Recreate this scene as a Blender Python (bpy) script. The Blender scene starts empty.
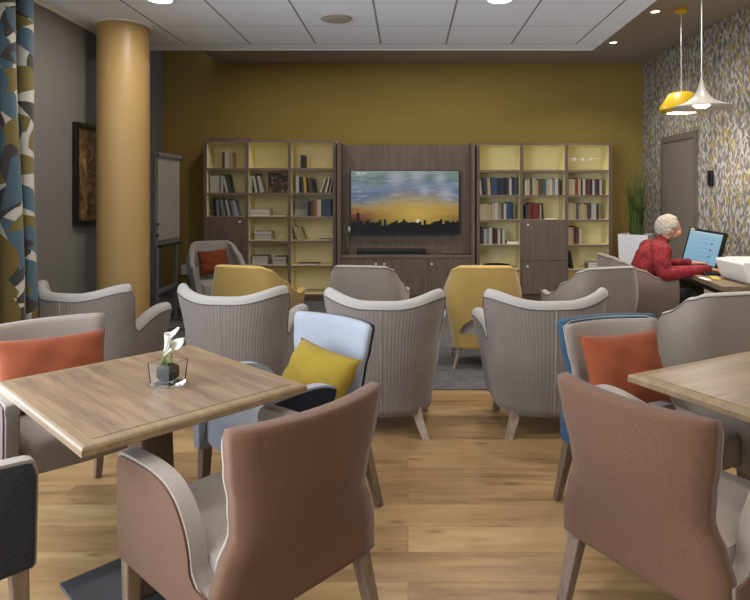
import bpy, bmesh, math, random
from mathutils import Vector, Matrix, Euler, Quaternion
PI = math.pi
sc = bpy.context.scene
COL = sc.collection
random.seed(7)

# ------------------------------------------------------------------ camera frame
CAMZ, F = 1.45, 610.0
def PX(px, Y): return (px - 408) * Y / F          # world x of an image column at depth Y
def PZ(py, Y): return CAMZ - (py - 194) * Y / F   # world z of an image row at depth Y

def smoothstep(a, b, x):
    t = max(0, min(1, (x - a) / (b - a))); return t * t * (3 - 2 * t)
# ------------------------------------------------------------------ colour + materials
def lin(h):
    h = h.lstrip('#')
    out = []
    for i in (0, 2, 4):
        c = int(h[i:i+2], 16) / 255
        out.append(c / 12.92 if c <= .04045 else ((c + .055) / 1.055) ** 2.4)
    return (*out, 1)

class G:
    """small node graph helper"""
    def __init__(s, name):
        s.m = bpy.data.materials.new(name); s.m.use_nodes = True
        s.t = s.m.node_tree; s.b = s.t.nodes['Principled BSDF']
    def n(s, kind, props=None, **ins):
        nd = s.t.nodes.new(kind)
        for k, v in (props or {}).items(): setattr(nd, k, v)
        for k, v in ins.items(): s.set(nd, k.replace('_', ' '), v)
        return nd
    def set(s, nd, k, v):
        if isinstance(k, str) and k.startswith('i') and k[1:].isdigit(): k = int(k[1:])
        sock = nd.inputs[k]
        if isinstance(v, bpy.types.NodeSocket): s.t.links.new(v, sock)
        elif isinstance(v, bpy.types.Node): s.t.links.new(v.outputs[0], sock)
        else: sock.default_value = v
    def math(s, op, a, b=0.0, c=0.0, clamp=False):
        nd = s.t.nodes.new('ShaderNodeMath'); nd.operation = op; nd.use_clamp = clamp
        for i, v in enumerate((a, b, c)): s.set(nd, i, v)
        return nd.outputs[0]
    def mix(s, f, a, b):
        nd = s.t.nodes.new('ShaderNodeMix'); nd.data_type = 'RGBA'
        s.set(nd, 0, f); s.set(nd, 6, a); s.set(nd, 7, b)
        return nd.outputs[2]
    def ramp(s, f, stops, const=False):
        nd = s.t.nodes.new('ShaderNodeValToRGB'); cr = nd.color_ramp
        if const: cr.interpolation = 'CONSTANT'
        while len(cr.elements) < len(stops): cr.elements.new(.5)
        for e, (p, c) in zip(cr.elements, stops): e.position = p; e.color = c
        s.set(nd, 0, f); return nd.outputs[0]
    def coord(s, which='Object', scale=(1,1,1), rot=(0,0,0), loc=(0,0,0)):
        tc = s.n('ShaderNodeTexCoord')
        mp = s.n('ShaderNodeMapping'); s.t.links.new(tc.outputs[which], mp.inputs[0])
        mp.inputs['Scale'].default_value = scale; mp.inputs['Rotation'].default_value = rot; mp.inputs['Location'].default_value = loc
        return mp.outputs[0]
    def noise(s, vec, scale, detail=3, rough=.5, dist=0):
        nd = s.n('ShaderNodeTexNoise', Vector=vec, Scale=scale, Detail=detail, Roughness=rough, Distortion=dist)
        return nd.outputs['Fac']
    def bump(s, h, strength=.2, dist=.002):
        nd = s.n('ShaderNodeBump', Height=h, Strength=strength, Distance=dist)
        s.t.links.new(nd.outputs[0], s.b.inputs['Normal'])
    def base(s, c): s.set(s.b, 'Base Color', c)
    def p(s, **k):
        for a, v in k.items(): s.set(s.b, a.replace('_', ' '), v)

def plain(name, col, rough=.6, metal=0, spec=.5, var=.06, vs=8):
    g = G(name); c = lin(col)
    v = g.noise(g.coord(), vs, 3)
    dk = tuple(x * (1 - var) for x in c[:3]) + (1,); lt = tuple(min(1, x * (1 + var)) for x in c[:3]) + (1,)
    g.base(g.ramp(v, [(.3, dk), (.7, lt)]))
    g.p(Roughness=rough, Metallic=metal); g.b.inputs['Specular IOR Level'].default_value = spec
    return g.m

def fabric(name, col, scale=260, var=.18, bump=.35, sheen=.25, big=.1, col2=None, cols=None):
    g = G(name); c = lin(col); co = g.coord()
    f = g.noise(co, scale, 2, .7)
    dk = tuple(x * (1 - var) for x in c[:3]) + (1,); lt = tuple(min(1, x * (1 + var)) for x in c[:3]) + (1,)
    a = g.ramp(f, [(.3, dk), (.7, lt if not col2 else lin(col2))])
    b = g.noise(co, 5, 3)
    k = g.math('MULTIPLY_ADD', b, big * 2, 1 - big)
    mul = g.n('ShaderNodeVectorMath', {'operation': 'SCALE'}); g.t.links.new(a, mul.inputs[0]); g.t.links.new(k, mul.inputs['Scale'])
    g.base(mul.outputs[0])
    g.p(Roughness=.9); g.b.inputs['Specular IOR Level'].default_value = .25
    g.b.inputs['Sheen Weight'].default_value = sheen; g.b.inputs['Sheen Roughness'].default_value = .45
    g.bump(f, bump, .0015)
    return g.m

def wood(name, c1, c2, axis=0, rough=.5, sc_=1.0, knots=True, coat=0):
    g = G(name)
    s = [14, 14, 14]; s[axis] = 1.1
    co = g.coord(scale=tuple(x * sc_ for x in s))
    n1 = g.noise(co, 1.6, 6, .6, .6); n2 = g.noise(co, 7, 4, .65)
    f = g.math('ADD', g.math('MULTIPLY', n1, .65), g.math('MULTIPLY', n2, .35))
    g.base(g.ramp(f, [(.36, lin(c1)), (.62, lin(c2))]))
    g.p(Roughness=rough); g.b.inputs['Coat Weight'].default_value = coat
    g.bump(n2, .12, .001)
    return g.m

def leafmask(g, uv, off, scale, a, b, ang, spread, curve=0.0):
    """one leaf per voronoi cell; returns mask 0/1, random value, local y and x"""
    mp = g.n('ShaderNodeMapping', Vector=uv); mp.inputs['Scale'].default_value = (scale,) * 3; mp.inputs['Location'].default_value = (off[0], off[1], 0)
    vo = g.n('ShaderNodeTexVoronoi', {'voronoi_dimensions': '2D'}, Vector=mp, Scale=1.0, Randomness=.85)
    d = g.n('ShaderNodeVectorMath', {'operation': 'SUBTRACT'}); g.t.links.new(mp.outputs[0], d.inputs[0]); g.t.links.new(vo.outputs['Position'], d.inputs[1])
    sep = g.n('ShaderNodeSeparateColor'); g.t.links.new(vo.outputs['Color'], sep.inputs[0])
    an = g.math('MULTIPLY_ADD', sep.outputs[0], spread * 2, ang - spread)
    vr = g.n('ShaderNodeVectorRotate', {'rotation_type': 'Z_AXIS'}); g.t.links.new(d.outputs[0], vr.inputs['Vector']); g.t.links.new(an, vr.inputs['Angle'])
    sx = g.n('ShaderNodeSeparateXYZ'); g.t.links.new(vr.outputs[0], sx.inputs[0])
    x, y = sx.outputs[0], sx.outputs[1]
    yn = g.math('DIVIDE', y, b); y2 = g.math('MULTIPLY', yn, yn)
    x = g.math('ADD', x, g.math('MULTIPLY', y2, curve))
    w = g.math('MULTIPLY', g.math('SUBTRACT', 1.0, y2), a)
    m = g.math('LESS_THAN', g.math('ABSOLUTE', x), w)
    return m, sep.outputs[1], yn, x

M = {}
M['grey_wall'] = plain('grey wall paint', '716d69', .9, vs=2, var=.03)
M['yellow_wall'] = plain('ochre wall paint', '957c3e', .85, vs=2, var=.03)
M['column'] = plain('golden column paint', 'aa8b57', .42, vs=2, var=.02)
M['white_paint'] = plain('white ceiling paint', 'd8d6d6', .9, vs=2, var=.02)
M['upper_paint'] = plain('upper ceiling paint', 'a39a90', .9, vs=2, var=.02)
M['white_gloss'] = plain('white gloss', 'e4e4e6', .35, var=.01)
M['white_satin'] = plain('white satin', 'e6e2dc', .6, var=.01)
M['black'] = plain('black plastic', '111113', .45)
M['black_frame'] = plain('black frame', '15130f', .4)
M['dark_metal'] = plain('steel plate', '6e737b', .35, .8)
M['grey_metal'] = plain('grey metal', '8b8c8e', .4, .6)
M['chrome'] = plain('chrome', 'd0d0d0', .2, 1)
M['door'] = plain('taupe door', '7a7067', .55, var=.02)
M['door_frame'] = plain('taupe frame', '6c6359', .55, var=.02)
M['walnut'] = wood('grey brown wood', '5f4e43', '786659', 2, .55, 1.2)
M['shelf_edge'] = wood('grey brown wood edge', '6b594a', '847162', 0, .55, 1.2)
M['case_yellow'] = plain('pale yellow laminate', 'efe3b0', .55, var=.02)
M['table_top'] = wood('light oak table', '614e3f', '8a6f56', 0, .38, 1.0, coat=.15)
M['table_edge'] = wood('oak table edge', '6b573c', '846b4c', 0, .55, 1.0)
M['pedestal'] = wood('dark brown wood', '4a3829', '6a523d', 2, .45)
M['leg_wood'] = wood('brown beech leg', '5a4a3b', '7a6755', 2, .42, 1.0)
M['leg_grey'] = wood('greyed oak leg', '7a6755', 'a08d78', 2, .42, 1.0)
M['desk'] = wood('brown desk', '64523f', '8a7257', 1, .5)
M['rose'] = fabric('rose brown tweed', '543929', 430, .16, .3, .1, .08, col2='6b4c39')
M['mauve'] = fabric('mauve tweed', '64524f', 330, .3, .5, .05, .08)
M['taupe_f'] = fabric('taupe tweed', '84726a', 300, .2, .3, .3)
M['charcoal'] = fabric('charcoal tweed', '1b1c1f', 330, .5, .6, .04, .1, col2='3c3d41')
M['navy'] = fabric('navy tweed', '171b26', 330, .4, .5, .1, .1)
M['blue'] = fabric('blue tweed', '19364a', 260, .5, .6, .06, .1, col2='3c5b70')
M['cream'] = fabric('cream leather', '8d8175', 120, .05, .12, .1, .04)
M['cream_white'] = fabric('pale grey leather', '8f9299', 120, .04, .1, .1, .03)
M['velvet_rim'] = fabric('light grey velvet', 'a09a93', 200, .05, .12, .3, .05)
M['velvet_grey'] = fabric('grey taupe velvet', '867b70', 200, .07, .15, .45, .14)
M['velvet_yellow'] = fabric('yellow velvet', 'a98b4d', 200, .08, .15, .4, .12)
M['velvet_yrim'] = fabric('light yellow piping', 'cbaa62', 200, .05, .12, .3, .05)
M['pip_dark'] = plain('dark piping', '5c534c', .8)
M['seam_grey'] = plain('seam', '9a9189', .8)
M['pip_light'] = plain('light piping', '988f84', .8)
M['orange'] = fabric('orange cushion cloth', '7a3c22', 240, .08, .2, .06, .06)
M['mustard'] = fabric('mustard cushion cloth', '846d1f', 240, .08, .2, .06, .06)
M['skin'] = plain('skin', 'c89478', .55, var=.05)
M['hair'] = fabric('white hair', 'b3a896', 90, .2, .6, .2, .1)
M['trousers'] = fabric('dark trousers', '2a2a30', 200)
M['terrac'] = plain('soil', '2d241c', .95)
M['stem'] = plain('green stem', '5f7a2c', .5)
M['moss'] = fabric('dark moss', '12170a', 90, .6, 1.0, .0, .2, col2='2a3314')
M['pad_dimmed'] = plain('dimmed white pad', '8f8a84', .8)  # white pad greyed so its colour carries the alcove's dim light
M['petal'] = plain('white petal', 'cbc7b8', .45, var=.02)
M['spadix'] = plain('yellow spadix', 'd8b23a', .6)
M['lamp_yellow'] = plain('yellow lamp enamel', 'd3ad1c', .35, var=.02)
M['lamp_white'] = plain('white lamp enamel', 'a9a49c', .4, var=.02)
M['printer'] = plain('printer white', 'd6d4d0', .45, var=.01)
M['note'] = plain('yellow paper', 'b5a04a', .8)
M['paper'] = plain('paper', 'dcd6c8', .8, var=.02)

def emit(name, col, strength):
    g = G(name); g.base((0.02, .02, .02, 1))
    g.b.inputs['Emission Color'].default_value = lin(col); g.b.inputs['Emission Strength'].default_value = strength
    return g.m
M['lamp_glow'] = emit('lamp glow', 'fff0d8', 6)
M['bulb_glow'] = emit('bulb glow', 'fff0d0', 9)

g = G('clear glass'); g.p(Roughness=.02, IOR=1.45); g.b.inputs['Transmission Weight'].default_value = 1; g.base((.95, .98, .97, 1)); M['glass'] = g.m
g = G('window glass'); g.p(Roughness=.0, IOR=1.05); g.b.inputs['Transmission Weight'].default_value = 1; g.base((1, 1, 1, 1)); M['pane'] = g.m

# ribbed lounge fabric: fine vertical channels follow the UV that runs round the shell
g = G('ribbed grey fabric'); tc = g.n('ShaderNodeTexCoord'); sp = g.n('ShaderNodeSeparateXYZ'); g.t.links.new(tc.outputs['UV'], sp.inputs[0])
w = g.math('SINE', g.math('MULTIPLY', sp.outputs[0], 2 * PI * 84)); w = g.math('MULTIPLY_ADD', w, .5, .5)
w2 = g.math('POWER', w, .5)
nf = g.noise(g.coord(), 260, 2)
g.base(g.mix(w2, lin('6a6058'), lin('776c63')))
g.p(Roughness=.85); g.b.inputs['Sheen Weight'].default_value = .3
g.bump(g.math('ADD', w2, g.math('MULTIPLY', nf, .2)), .45, .003); M['ribbed'] = g.m

# oak plank floor
g = G('oak planks')
co = g.coord()
bk = g.n('ShaderNodeTexBrick', {'offset': .37, 'offset_frequency': 2}, Vector=co, Scale=1.0)
bk.inputs['Color1'].default_value = (0, 0, 0, 1); bk.inputs['Color2'].default_value = (1, 1, 1, 1); bk.inputs['Mortar'].default_value = (.5, .5, .5, 1)
bk.inputs['Mortar Size'].default_value = .0014; bk.inputs['Brick Width'].default_value = 1.65; bk.inputs['Row Height'].default_value = .19; bk.inputs['Bias'].default_value = 0
rnd = g.n('ShaderNodeSeparateColor'); g.t.links.new(bk.outputs['Color'], rnd.inputs[0]); r = rnd.outputs[0]
off = g.n('ShaderNodeCombineXYZ', X=g.math('MULTIPLY', r, 13.0), Y=g.math('MULTIPLY', r, 7.0), Z=0.0)
va = g.n('ShaderNodeVectorMath', {'operation': 'ADD'}); g.t.links.new(co, va.inputs[0]); g.t.links.new(off.outputs[0], va.inputs[1])
mp = g.n('ShaderNodeMapping', Vector=va.outputs[0]); mp.inputs['Scale'].default_value = (.7, 5, 1)
n1 = g.noise(mp.outputs[0], 2.0, 6, .6, .8); n2 = g.noise(mp.outputs[0], 9, 4, .7)
f = g.math('ADD', g.math('MULTIPLY', n1, .82), g.math('MULTIPLY', n2, .18))
f = g.math('ADD', f, g.math('MULTIPLY_ADD', r, .26, -.13))
c = g.ramp(f, [(.25, lin('7c6040')), (.42, lin('9a7a52')), (.6, lin('aa8a5e')), (.78, lin('bb9f76'))])
mk = g.n('ShaderNodeMapping', Vector=va.outputs[0]); mk.inputs['Scale'].default_value = (1.6, 4.5, 1)
kn = g.n('ShaderNodeTexVoronoi', {'voronoi_dimensions': '2D'}, Vector=mk.outputs[0], Scale=1.0)
kd = g.math('ADD', kn.outputs['Distance'], g.math('MULTIPLY', g.math('SUBTRACT', n2, .5), .12))
c = g.mix(g.math('MULTIPLY', g.math('SUBTRACT', 1.0, g.math('MULTIPLY', kd, 11.0, clamp=True)), .6), c, lin('5b3d22'))
c = g.mix(g.math('MULTIPLY', bk.outputs['Fac'], .6), c, lin('5a4127'))
g.base(c); g.p(Roughness=g.math('MULTIPLY_ADD', n1, .2, .3))
g.bump(g.math('SUBTRACT', g.math('MULTIPLY', n2, .2), bk.outputs['Fac']), .25, .0015)
M['floor'] = g.m

# carpet
g = G('grey carpet'); co = g.coord()
n1 = g.noise(co, 9, 6, .7, .3); n2 = g.noise(co, 300, 2)
c = g.ramp(n1, [(.38, lin('58575a')), (.5, lin('646366')), (.62, lin('706d68')), (.7, lin('656468'))])
g.base(c); g.p(Roughness=.95); g.bump(n2, .6, .003); M['carpet'] = g.m

# mineral-fibre ceiling tiles, 0.593 m module, wide dark joints running in depth
g = G('ceiling tiles'); tc = g.n('ShaderNodeTexCoord'); sp = g.n('ShaderNodeSeparateXYZ'); g.t.links.new(tc.outputs['Object'], sp.inputs[0])
def line(axis, off, mod, wd):
    t = g.math('DIVIDE', g.math('SUBTRACT', sp.outputs[axis], off), mod)
    fr = g.math('FRACT', g.math('ADD', t, 100.5)); d_ = g.math('ABSOLUTE', g.math('SUBTRACT', fr, .5))
    return g.math('LESS_THAN', d_, wd / mod / 2)
inx = g.math('MULTIPLY', g.math('LESS_THAN', sp.outputs[0], 1.535), g.math('LESS_THAN', sp.outputs[1], 5.535))
lx = g.math('MULTIPLY', line(0, 1.525, .5903, .016), inx)
ly = g.math('MULTIPLY', line(1, 5.525, .5903, .011), inx)
le = g.math('MULTIPLY', g.math('LESS_THAN', g.math('ABSOLUTE', g.math('SUBTRACT', sp.outputs[1], 5.53)), .004), g.math('LESS_THAN', sp.outputs[0], 1.535))
spk = g.noise(g.coord(), 160, 2)
c = g.mix(spk, lin('dfe3ec'), lin('e6eaf2'))  # bluish tint on white tiles stands in for cool daylight bounce
c = g.mix(g.math('MULTIPLY', g.math('MAXIMUM', ly, le), .65), c, lin('8f8f93'))
c = g.mix(g.math('MULTIPLY', lx, .85), c, lin('6a665e'))
g.base(c); g.p(Roughness=.95); M['tiles'] = g.m

# leaf wallpaper (object coords: y along wall, z up)
g = G('leaf wallpaper'); tc = g.n('ShaderNodeTexCoord'); sp = g.n('ShaderNodeSeparateXYZ'); g.t.links.new(tc.outputs['Object'], sp.inputs[0])
uv = g.n('ShaderNodeCombineXYZ', X=sp.outputs[1], Y=sp.outputs[2], Z=0.0).outputs[0]
c = g.mix(g.noise(uv, 3, 2), lin('6f6a66'), lin('7d7772'))
pal = [('85807c', '96918c'), ('b5b0a8', 'a39e96'), ('605c5c', '7d7976'), ('bcb7ac', 'a79b66'), ('c4bfb5', 'b0aaa0'), ('a78d3e', 'bbb5aa')]
for i, (sc_, a_, b_, an, spd, (k1, k2)) in enumerate([(8, .19, .55, .5, .5, pal[0]), (9, .17, .55, -.6, .4, pal[1]), (9.5, .15, .6, .3, .8, pal[2]), (8.5, .17, .6, .55, .3, pal[3]), (9, .16, .55, -.45, .4, pal[4]), (7, .18, .5, .2, .6, pal[5])]):
    m, rr, yn, x = leafmask(g, uv, (i * 3.37, i * 5.11), sc_ * 1.2, a_ * .85, b_ * .95, an, spd, .12 if i % 2 else -.12)
    if i == 5: m = g.math('MULTIPLY', m, g.math('LESS_THAN', rr, .55))
    vein = g.math('MULTIPLY', g.math('LESS_THAN', g.math('ABSOLUTE', x), .012), .5)
    cc = g.mix(g.math('GREATER_THAN', rr, .72 if i == 3 else .5), lin(k1), lin(k2))
    cc = g.mix(vein, cc, lin('6f6a66'))
    c = g.mix(m, c, cc)
g.base(c); g.p(Roughness=.8); M['wallpaper'] = g.m

# curtain with big overlapping leaves (UV, metres)
g = G('leaf curtain'); tc = g.n('ShaderNodeTexCoord'); uv = tc.outputs['UV']
c = lin('b5b0a4')
for i, (k1, k2) in enumerate([('6b5c28', '3d3733'), ('465c66', '3b3531'), ('3a3431', '6b5e2c'), ('6b5c28', '435a64')]):
    m, rr, yn, x = leafmask(g, uv, (i * 2.7, i * 4.3), 3.4 - i * .1, .22, .6, [.9, -.8, 1.3, -.2][i], .5, .25 if i % 2 else -.25)
    half = g.math('LESS_THAN', x, .0)
    c = g.mix(m, c, g.mix(g.math('GREATER_THAN', rr, .5), lin(k1), lin(k2)))
g.base(c); g.p(Roughness=.9); g.b.inputs['Sheen Weight'].default_value = .2
M['curtain'] = g.m

# TV picture: evening sky over a dark skyline (UV)
g = G('tv picture'); tc = g.n('ShaderNodeTexCoord'); uv = tc.outputs['UV']; sp = g.n('ShaderNodeSeparateXYZ', Vector=uv); u, v = sp.outputs[0], sp.outputs[1]
mp = g.n('ShaderNodeMapping', Vector=uv); mp.inputs['Scale'].default_value = (2.2, 9, 1)
cl = g.noise(mp.outputs[0], 1.6, 5, .6, .6)
vv = g.math('ADD', v, g.math('MULTIPLY', g.math('SUBTRACT', cl, .5), .28))
sky = g.ramp(vv, [(.18, lin('2a1412')), (.28, lin('8a4528')), (.37, lin('b98a4a')), (.44, lin('b09a78')), (.5, lin('8b9298')), (.62, lin('6c86a8')), (.74, lin('8fa2b8')), (.86, lin('7e9292')), (.98, lin('9fb0a6'))])
cloud = g.ramp(g.noise(mp.outputs[0], 2.6, 4, .6), [(.52, (0, 0, 0, 1)), (.7, (1, 1, 1, 1))])
sky = g.mix(g.math('MULTIPLY', g.math('MULTIPLY', cloud, g.math('GREATER_THAN', v, .45)), .55), sky, lin('dfe0e4'))
def blob(cx, cy, r_, ax=1.0):
    dx = g.math('MULTIPLY', g.math('SUBTRACT', u, cx), 1.75 * ax); dy = g.math('SUBTRACT', v, cy)
    d_ = g.math('SQRT', g.math('ADD', g.math('MULTIPLY', dx, dx), g.math('MULTIPLY', dy, dy)))
    return g.math('SUBTRACT', 1.0, g.math('DIVIDE', d_, r_), clamp=True)
sky = g.mix(blob(.62, .3, .45, .45), sky, lin('f0c95e'))
for cx, cy, r_ in ((.42, .9, .2), (.62, .92, .18), (.83, .88, .13), (.68, .68, .12), (.88, .64, .17)): sky = g.mix(g.math('MULTIPLY', blob(cx, cy, r_), .7), sky, lin('d9d8ea'))
sky = g.mix(g.math('MULTIPLY', blob(.62, .19, .05), 2.0, clamp=True), sky, lin('fff3c8'))
hx = g.n('ShaderNodeTexNoise', {'noise_dimensions': '1D'}, W=g.math('MULTIPLY', g.math('FLOOR', g.math('MULTIPLY', u, 46.0)), .371), Scale=3.0, Detail=2.0).outputs[0]
hgt = g.math('MULTIPLY_ADD', hx, .22, .07)
sky = g.mix(g.math('LESS_THAN', v, hgt), sky, lin('120d0c'))
tower = g.math('MULTIPLY', g.math('LESS_THAN', g.math('ABSOLUTE', g.math('SUBTRACT', u, .065)), .013), g.math('LESS_THAN', v, .33))
sky = g.mix(tower, sky, lin('1c1210'))
g.base((.01, .01, .01, 1)); g.p(Roughness=.35); g.b.inputs['Specular IOR Level'].default_value = .2
g.t.links.new(sky, g.b.inputs['Emission Color']); g.b.inputs['Emission Strength'].default_value = .6
M['tv_pic'] = g.m
M['tv_text'] = emit('tv lettering', 'e8e8e8', .6)

# computer screen
g = G('computer page'); tc = g.n('ShaderNodeTexCoord'); sp = g.n('ShaderNodeSeparateXYZ'); g.t.links.new(tc.outputs['UV'], sp.inputs[0]); u, v = sp.outputs[0], sp.outputs[1]
c = g.mix(v, lin('8fc0dc'), lin('a9d3e8'))
rows = g.math('LESS_THAN', g.math('ABSOLUTE', g.math('SUBTRACT', g.math('FRACT', g.math('MULTIPLY', v, 7.0)), .5)), .05)
inr = g.math('MULTIPLY', g.math('MULTIPLY', g.math('GREATER_THAN', u, .38), g.math('LESS_THAN', u, .8)), g.math('LESS_THAN', v, .85))
c = g.mix(g.math('MULTIPLY', g.math('MULTIPLY', rows, inr), .45), c, lin('557a92'))
dots = g.math('MULTIPLY', g.math('MULTIPLY', g.math('GREATER_THAN', u, .72), g.math('LESS_THAN', u, .78)), g.math('LESS_THAN', g.math('ABSOLUTE', g.math('SUBTRACT', g.math('FRACT', g.math('MULTIPLY', v, 5.0)), .3)), .1))
c = g.mix(g.math('MULTIPLY', dots, g.math('LESS_THAN', v, .85)), c, lin('2d4a6e'))
c = g.mix(g.math('GREATER_THAN', v, .93), c, lin('c2dceb'))
g.base((.01, .01, .01, 1)); g.p(Roughness=.3); g.t.links.new(c, g.b.inputs['Emission Color']); g.b.inputs['Emission Strength'].default_value = .8
M['page'] = g.m

# framed relief picture
g = G('bronze abstract print'); co = g.coord()
n1 = g.noise(co, 6, 8, .7, 2.5)
g.base(g.ramp(n1, [(.35, lin('2d1d10')), (.5, lin('6b4d2a')), (.6, lin('9a7748')), (.7, lin('c9b189'))])); g.p(Roughness=.5); g.bump(n1, .5, .01); M['print'] = g.m
# dark floral book cover
g = G('floral cover'); co = g.coord()
n1 = g.noise(co, 22, 3, .6, 1.5)
g.base(g.ramp(n1, [(.4, lin('17120f')), (.55, lin('3a2a1e')), (.6, lin('a0552f')), (.68, lin('c9c2b4'))])); g.p(Roughness=.4); M['floral'] = g.m
# red jacket with faint check
g = G('red patterned jacket'); co = g.coord()
v1 = g.n('ShaderNodeTexVoronoi', {'feature': 'DISTANCE_TO_EDGE'}, Vector=co, Scale=17.0).outputs['Distance']
c = g.mix(g.math('LESS_THAN', v1, .03), lin('8a1422'), lin('a5403c'))
c = g.mix(g.ramp(g.noise(co, 14, 3), [(.5, (0, 0, 0, 1)), (.6, (1, 1, 1, 1))]), c, lin('6d0f1d'))
g.base(c); g.p(Roughness=.8); g.bump(g.noise(co, 120, 2), .3, .003); M['jacket'] = g.m
# grass blade
g = G('grass blade'); g.base(g.ramp(g.noise(g.coord(), 9, 2), [(.3, lin('33451c')), (.6, lin('5e7430')), (.75, lin('8d8a45'))])); g.p(Roughness=.6); M['grass'] = g.m

# ------------------------------------------------------------------ mesh helpers
def obj(name, bm, mat, parent=None, smooth=False, loc=None):
    bmesh.ops.recalc_face_normals(bm, faces=bm.faces[:])
    me = bpy.data.meshes.new(name); bm.to_mesh(me); bm.free()
    mats = mat if isinstance(mat, (list, tuple)) else [mat]
    for m in mats: me.materials.append(M[m] if isinstance(m, str) else m)
    if smooth:
        for p in me.polygons: p.use_smooth = True
        if smooth != 'all': me.set_sharp_from_angle(angle=math.radians(42))
    o = bpy.data.objects.new(name, me); COL.objects.link(o)
    if parent: o.parent = parent
    if loc: o.location = loc
    return o

def tag(o, label=None, cat=None, group=None, kind=None):
    for k, v in (('label', label), ('category', cat), ('group', group), ('kind', kind)):
        if v: o[k] = v
    return o
def thing(name, label, cat, loc=(0, 0, 0), rz=0, group=None):
    o = bpy.data.objects.new(name, None); COL.objects.link(o); o.empty_display_size = .1
    o.location = loc; o.rotation_euler = (0, 0, rz)
    return tag(o, label, cat, group)
def struct(name, bm, mat, **k): return tag(obj(name, bm, mat, **k), kind='structure')

def box(c, s, bev=0, rot=None, bm=None, seg=2):
    b = bm or bmesh.new()
    r = bmesh.ops.create_cube(b, size=1)
    vs = r['verts']
    bmesh.ops.scale(b, vec=s, verts=vs)
    if bev:
        es = list({e for v in vs for e in v.link_edges})
        rr = bmesh.ops.bevel(b, geom=es, offset=bev, segments=seg, affect='EDGES', profile=.6)
        vs = list({v for f in rr['faces'] for v in f.verts} | {v for v in vs if v.is_valid})
    if rot: bmesh.ops.rotate(b, cent=(0, 0, 0), matrix=Euler(rot).to_matrix(), verts=vs)
    bmesh.ops.translate(b, vec=c, verts=vs)
    return b
def bx(x0, x1, y0, y1, z0, z1, bev=0): return box(((x0+x1)/2, (y0+y1)/2, (z0+z1)/2), (x1-x0, y1-y0, z1-z0), bev)

def loft(rings, caps=True, closed=True, bm=None):
    b = bm or bmesh.new(); R = [[b.verts.new(p) for p in r] for r in rings]; n = len(rings[0])
    for a, c in zip(R, R[1:]):
        for i in range(n if closed else n - 1):
            j = (i + 1) % n
            try: b.faces.new((a[i], a[j], c[j], c[i]))
            except ValueError: pass
    if caps == 'strip':
        for q in (R[0], R[-1]):
            for i in range(n // 2 - 1): b.faces.new((q[i], q[i+1], q[n-2-i], q[n-1-i]))
    elif caps:
        b.faces.new(R[0]); b.faces.new(R[-1])
    return b
def prism(poly, x0, x1, axis='x', bev=0):
    """extrude a 2-D outline; axis x: poly=(y,z); y: poly=(x,z); z: poly=(x,y)"""
    def P(p, t): return {'x': (t, p[0], p[1]), 'y': (p[0], t, p[1]), 'z': (p[0], p[1], t)}[axis]
    b = bmesh.new()
    A = [b.verts.new(P(p, x0)) for p in poly]; B = [b.verts.new(P(p, x1)) for p in poly]
    n = len(poly)
    f1 = b.faces.new(A); f2 = b.faces.new(B)
    for i in range(n): b.faces.new((A[i], A[(i+1) % n], B[(i+1) % n], B[i]))
    if bev: bmesh.ops.bevel(b, geom=list(f1.edges) + list(f2.edges), offset=bev, segments=3, affect='EDGES', profile=.6)
    return b
def spline(pts, n=8):
    """catmull-rom through 2-D or 3-D points, open"""
    P = [Vector(p) for p in pts]; out = []
    for i in range(len(P) - 1):
        p0 = P[max(i-1, 0)]; p1 = P[i]; p2 = P[i+1]; p3 = P[min(i+2, len(P)-1)]
        for k in range(n):
            t = k / n
            out.append(.5 * ((2*p1) + (-p0+p2)*t + (2*p0-5*p1+4*p2-p3)*t*t + (-p0+3*p1-3*p2+p3)*t**3))
    out.append(P[-1]); return out
def tube(pts, rad, seg=8, bm=None, closed=False):
    pts = [Vector(p) for p in pts]; n = len(pts)
    rings = []; up = Vector((0, 0, 1)); prev = None
    for i, p in enumerate(pts):
        d = (pts[(i+1) % n if closed else min(i+1, n-1)] - pts[(i-1) % n if closed else max(i-1, 0)])
        d = d.normalized() if d.length > 1e-9 else Vector((0, 0, 1))
        if prev is None:
            a = d.cross(up) if abs(d.z) < .95 else d.cross(Vector((1, 0, 0)))
        else: a = prev - d * prev.dot(d)
        a.normalize(); prev = a; b_ = d.cross(a)
        r = rad(i / max(1, n-1)) if callable(rad) else rad
        rings.append([p + (a * math.cos(t) + b_ * math.sin(t)) * r for t in [2*PI*k/seg for k in range(seg)]])
    if closed: return loft(rings + [rings[0]], caps=False, bm=bm)
    return loft(rings, bm=bm)
def lathe(prof, seg=32, c=(0, 0, 0), caps=True):
    rings = [[(c[0] + max(r, 1e-4) * math.cos(2*PI*k/seg), c[1] + max(r, 1e-4) * math.sin(2*PI*k/seg), c[2] + z) for k in range(seg)] for r, z in prof]
    return loft(rings, caps=caps)
def interp(x, tab):
    if x <= tab[0][0]: return tab[0][1]
    for (a, va), (b, vb) in zip(tab, tab[1:]):
        if x <= b:
            t = (x - a) / (b - a); t = t * t * (3 - 2 * t); return va + (vb - va) * t
    return tab[-1][1]
def taper_leg(top, foot, s0, s1):
    """square tapered leg between two points"""
    r = []
    for p, s in ((top, s0), (foot, s1)):
        r.append([(p[0] + a * s / 2, p[1] + b * s / 2, p[2]) for a, b in ((-1, -1), (1, -1), (1, 1), (-1, 1))])
    b = loft(r); bmesh.ops.bevel(b, geom=b.edges[:], offset=.003, segments=1, affect='EDGES'); return b
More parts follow.
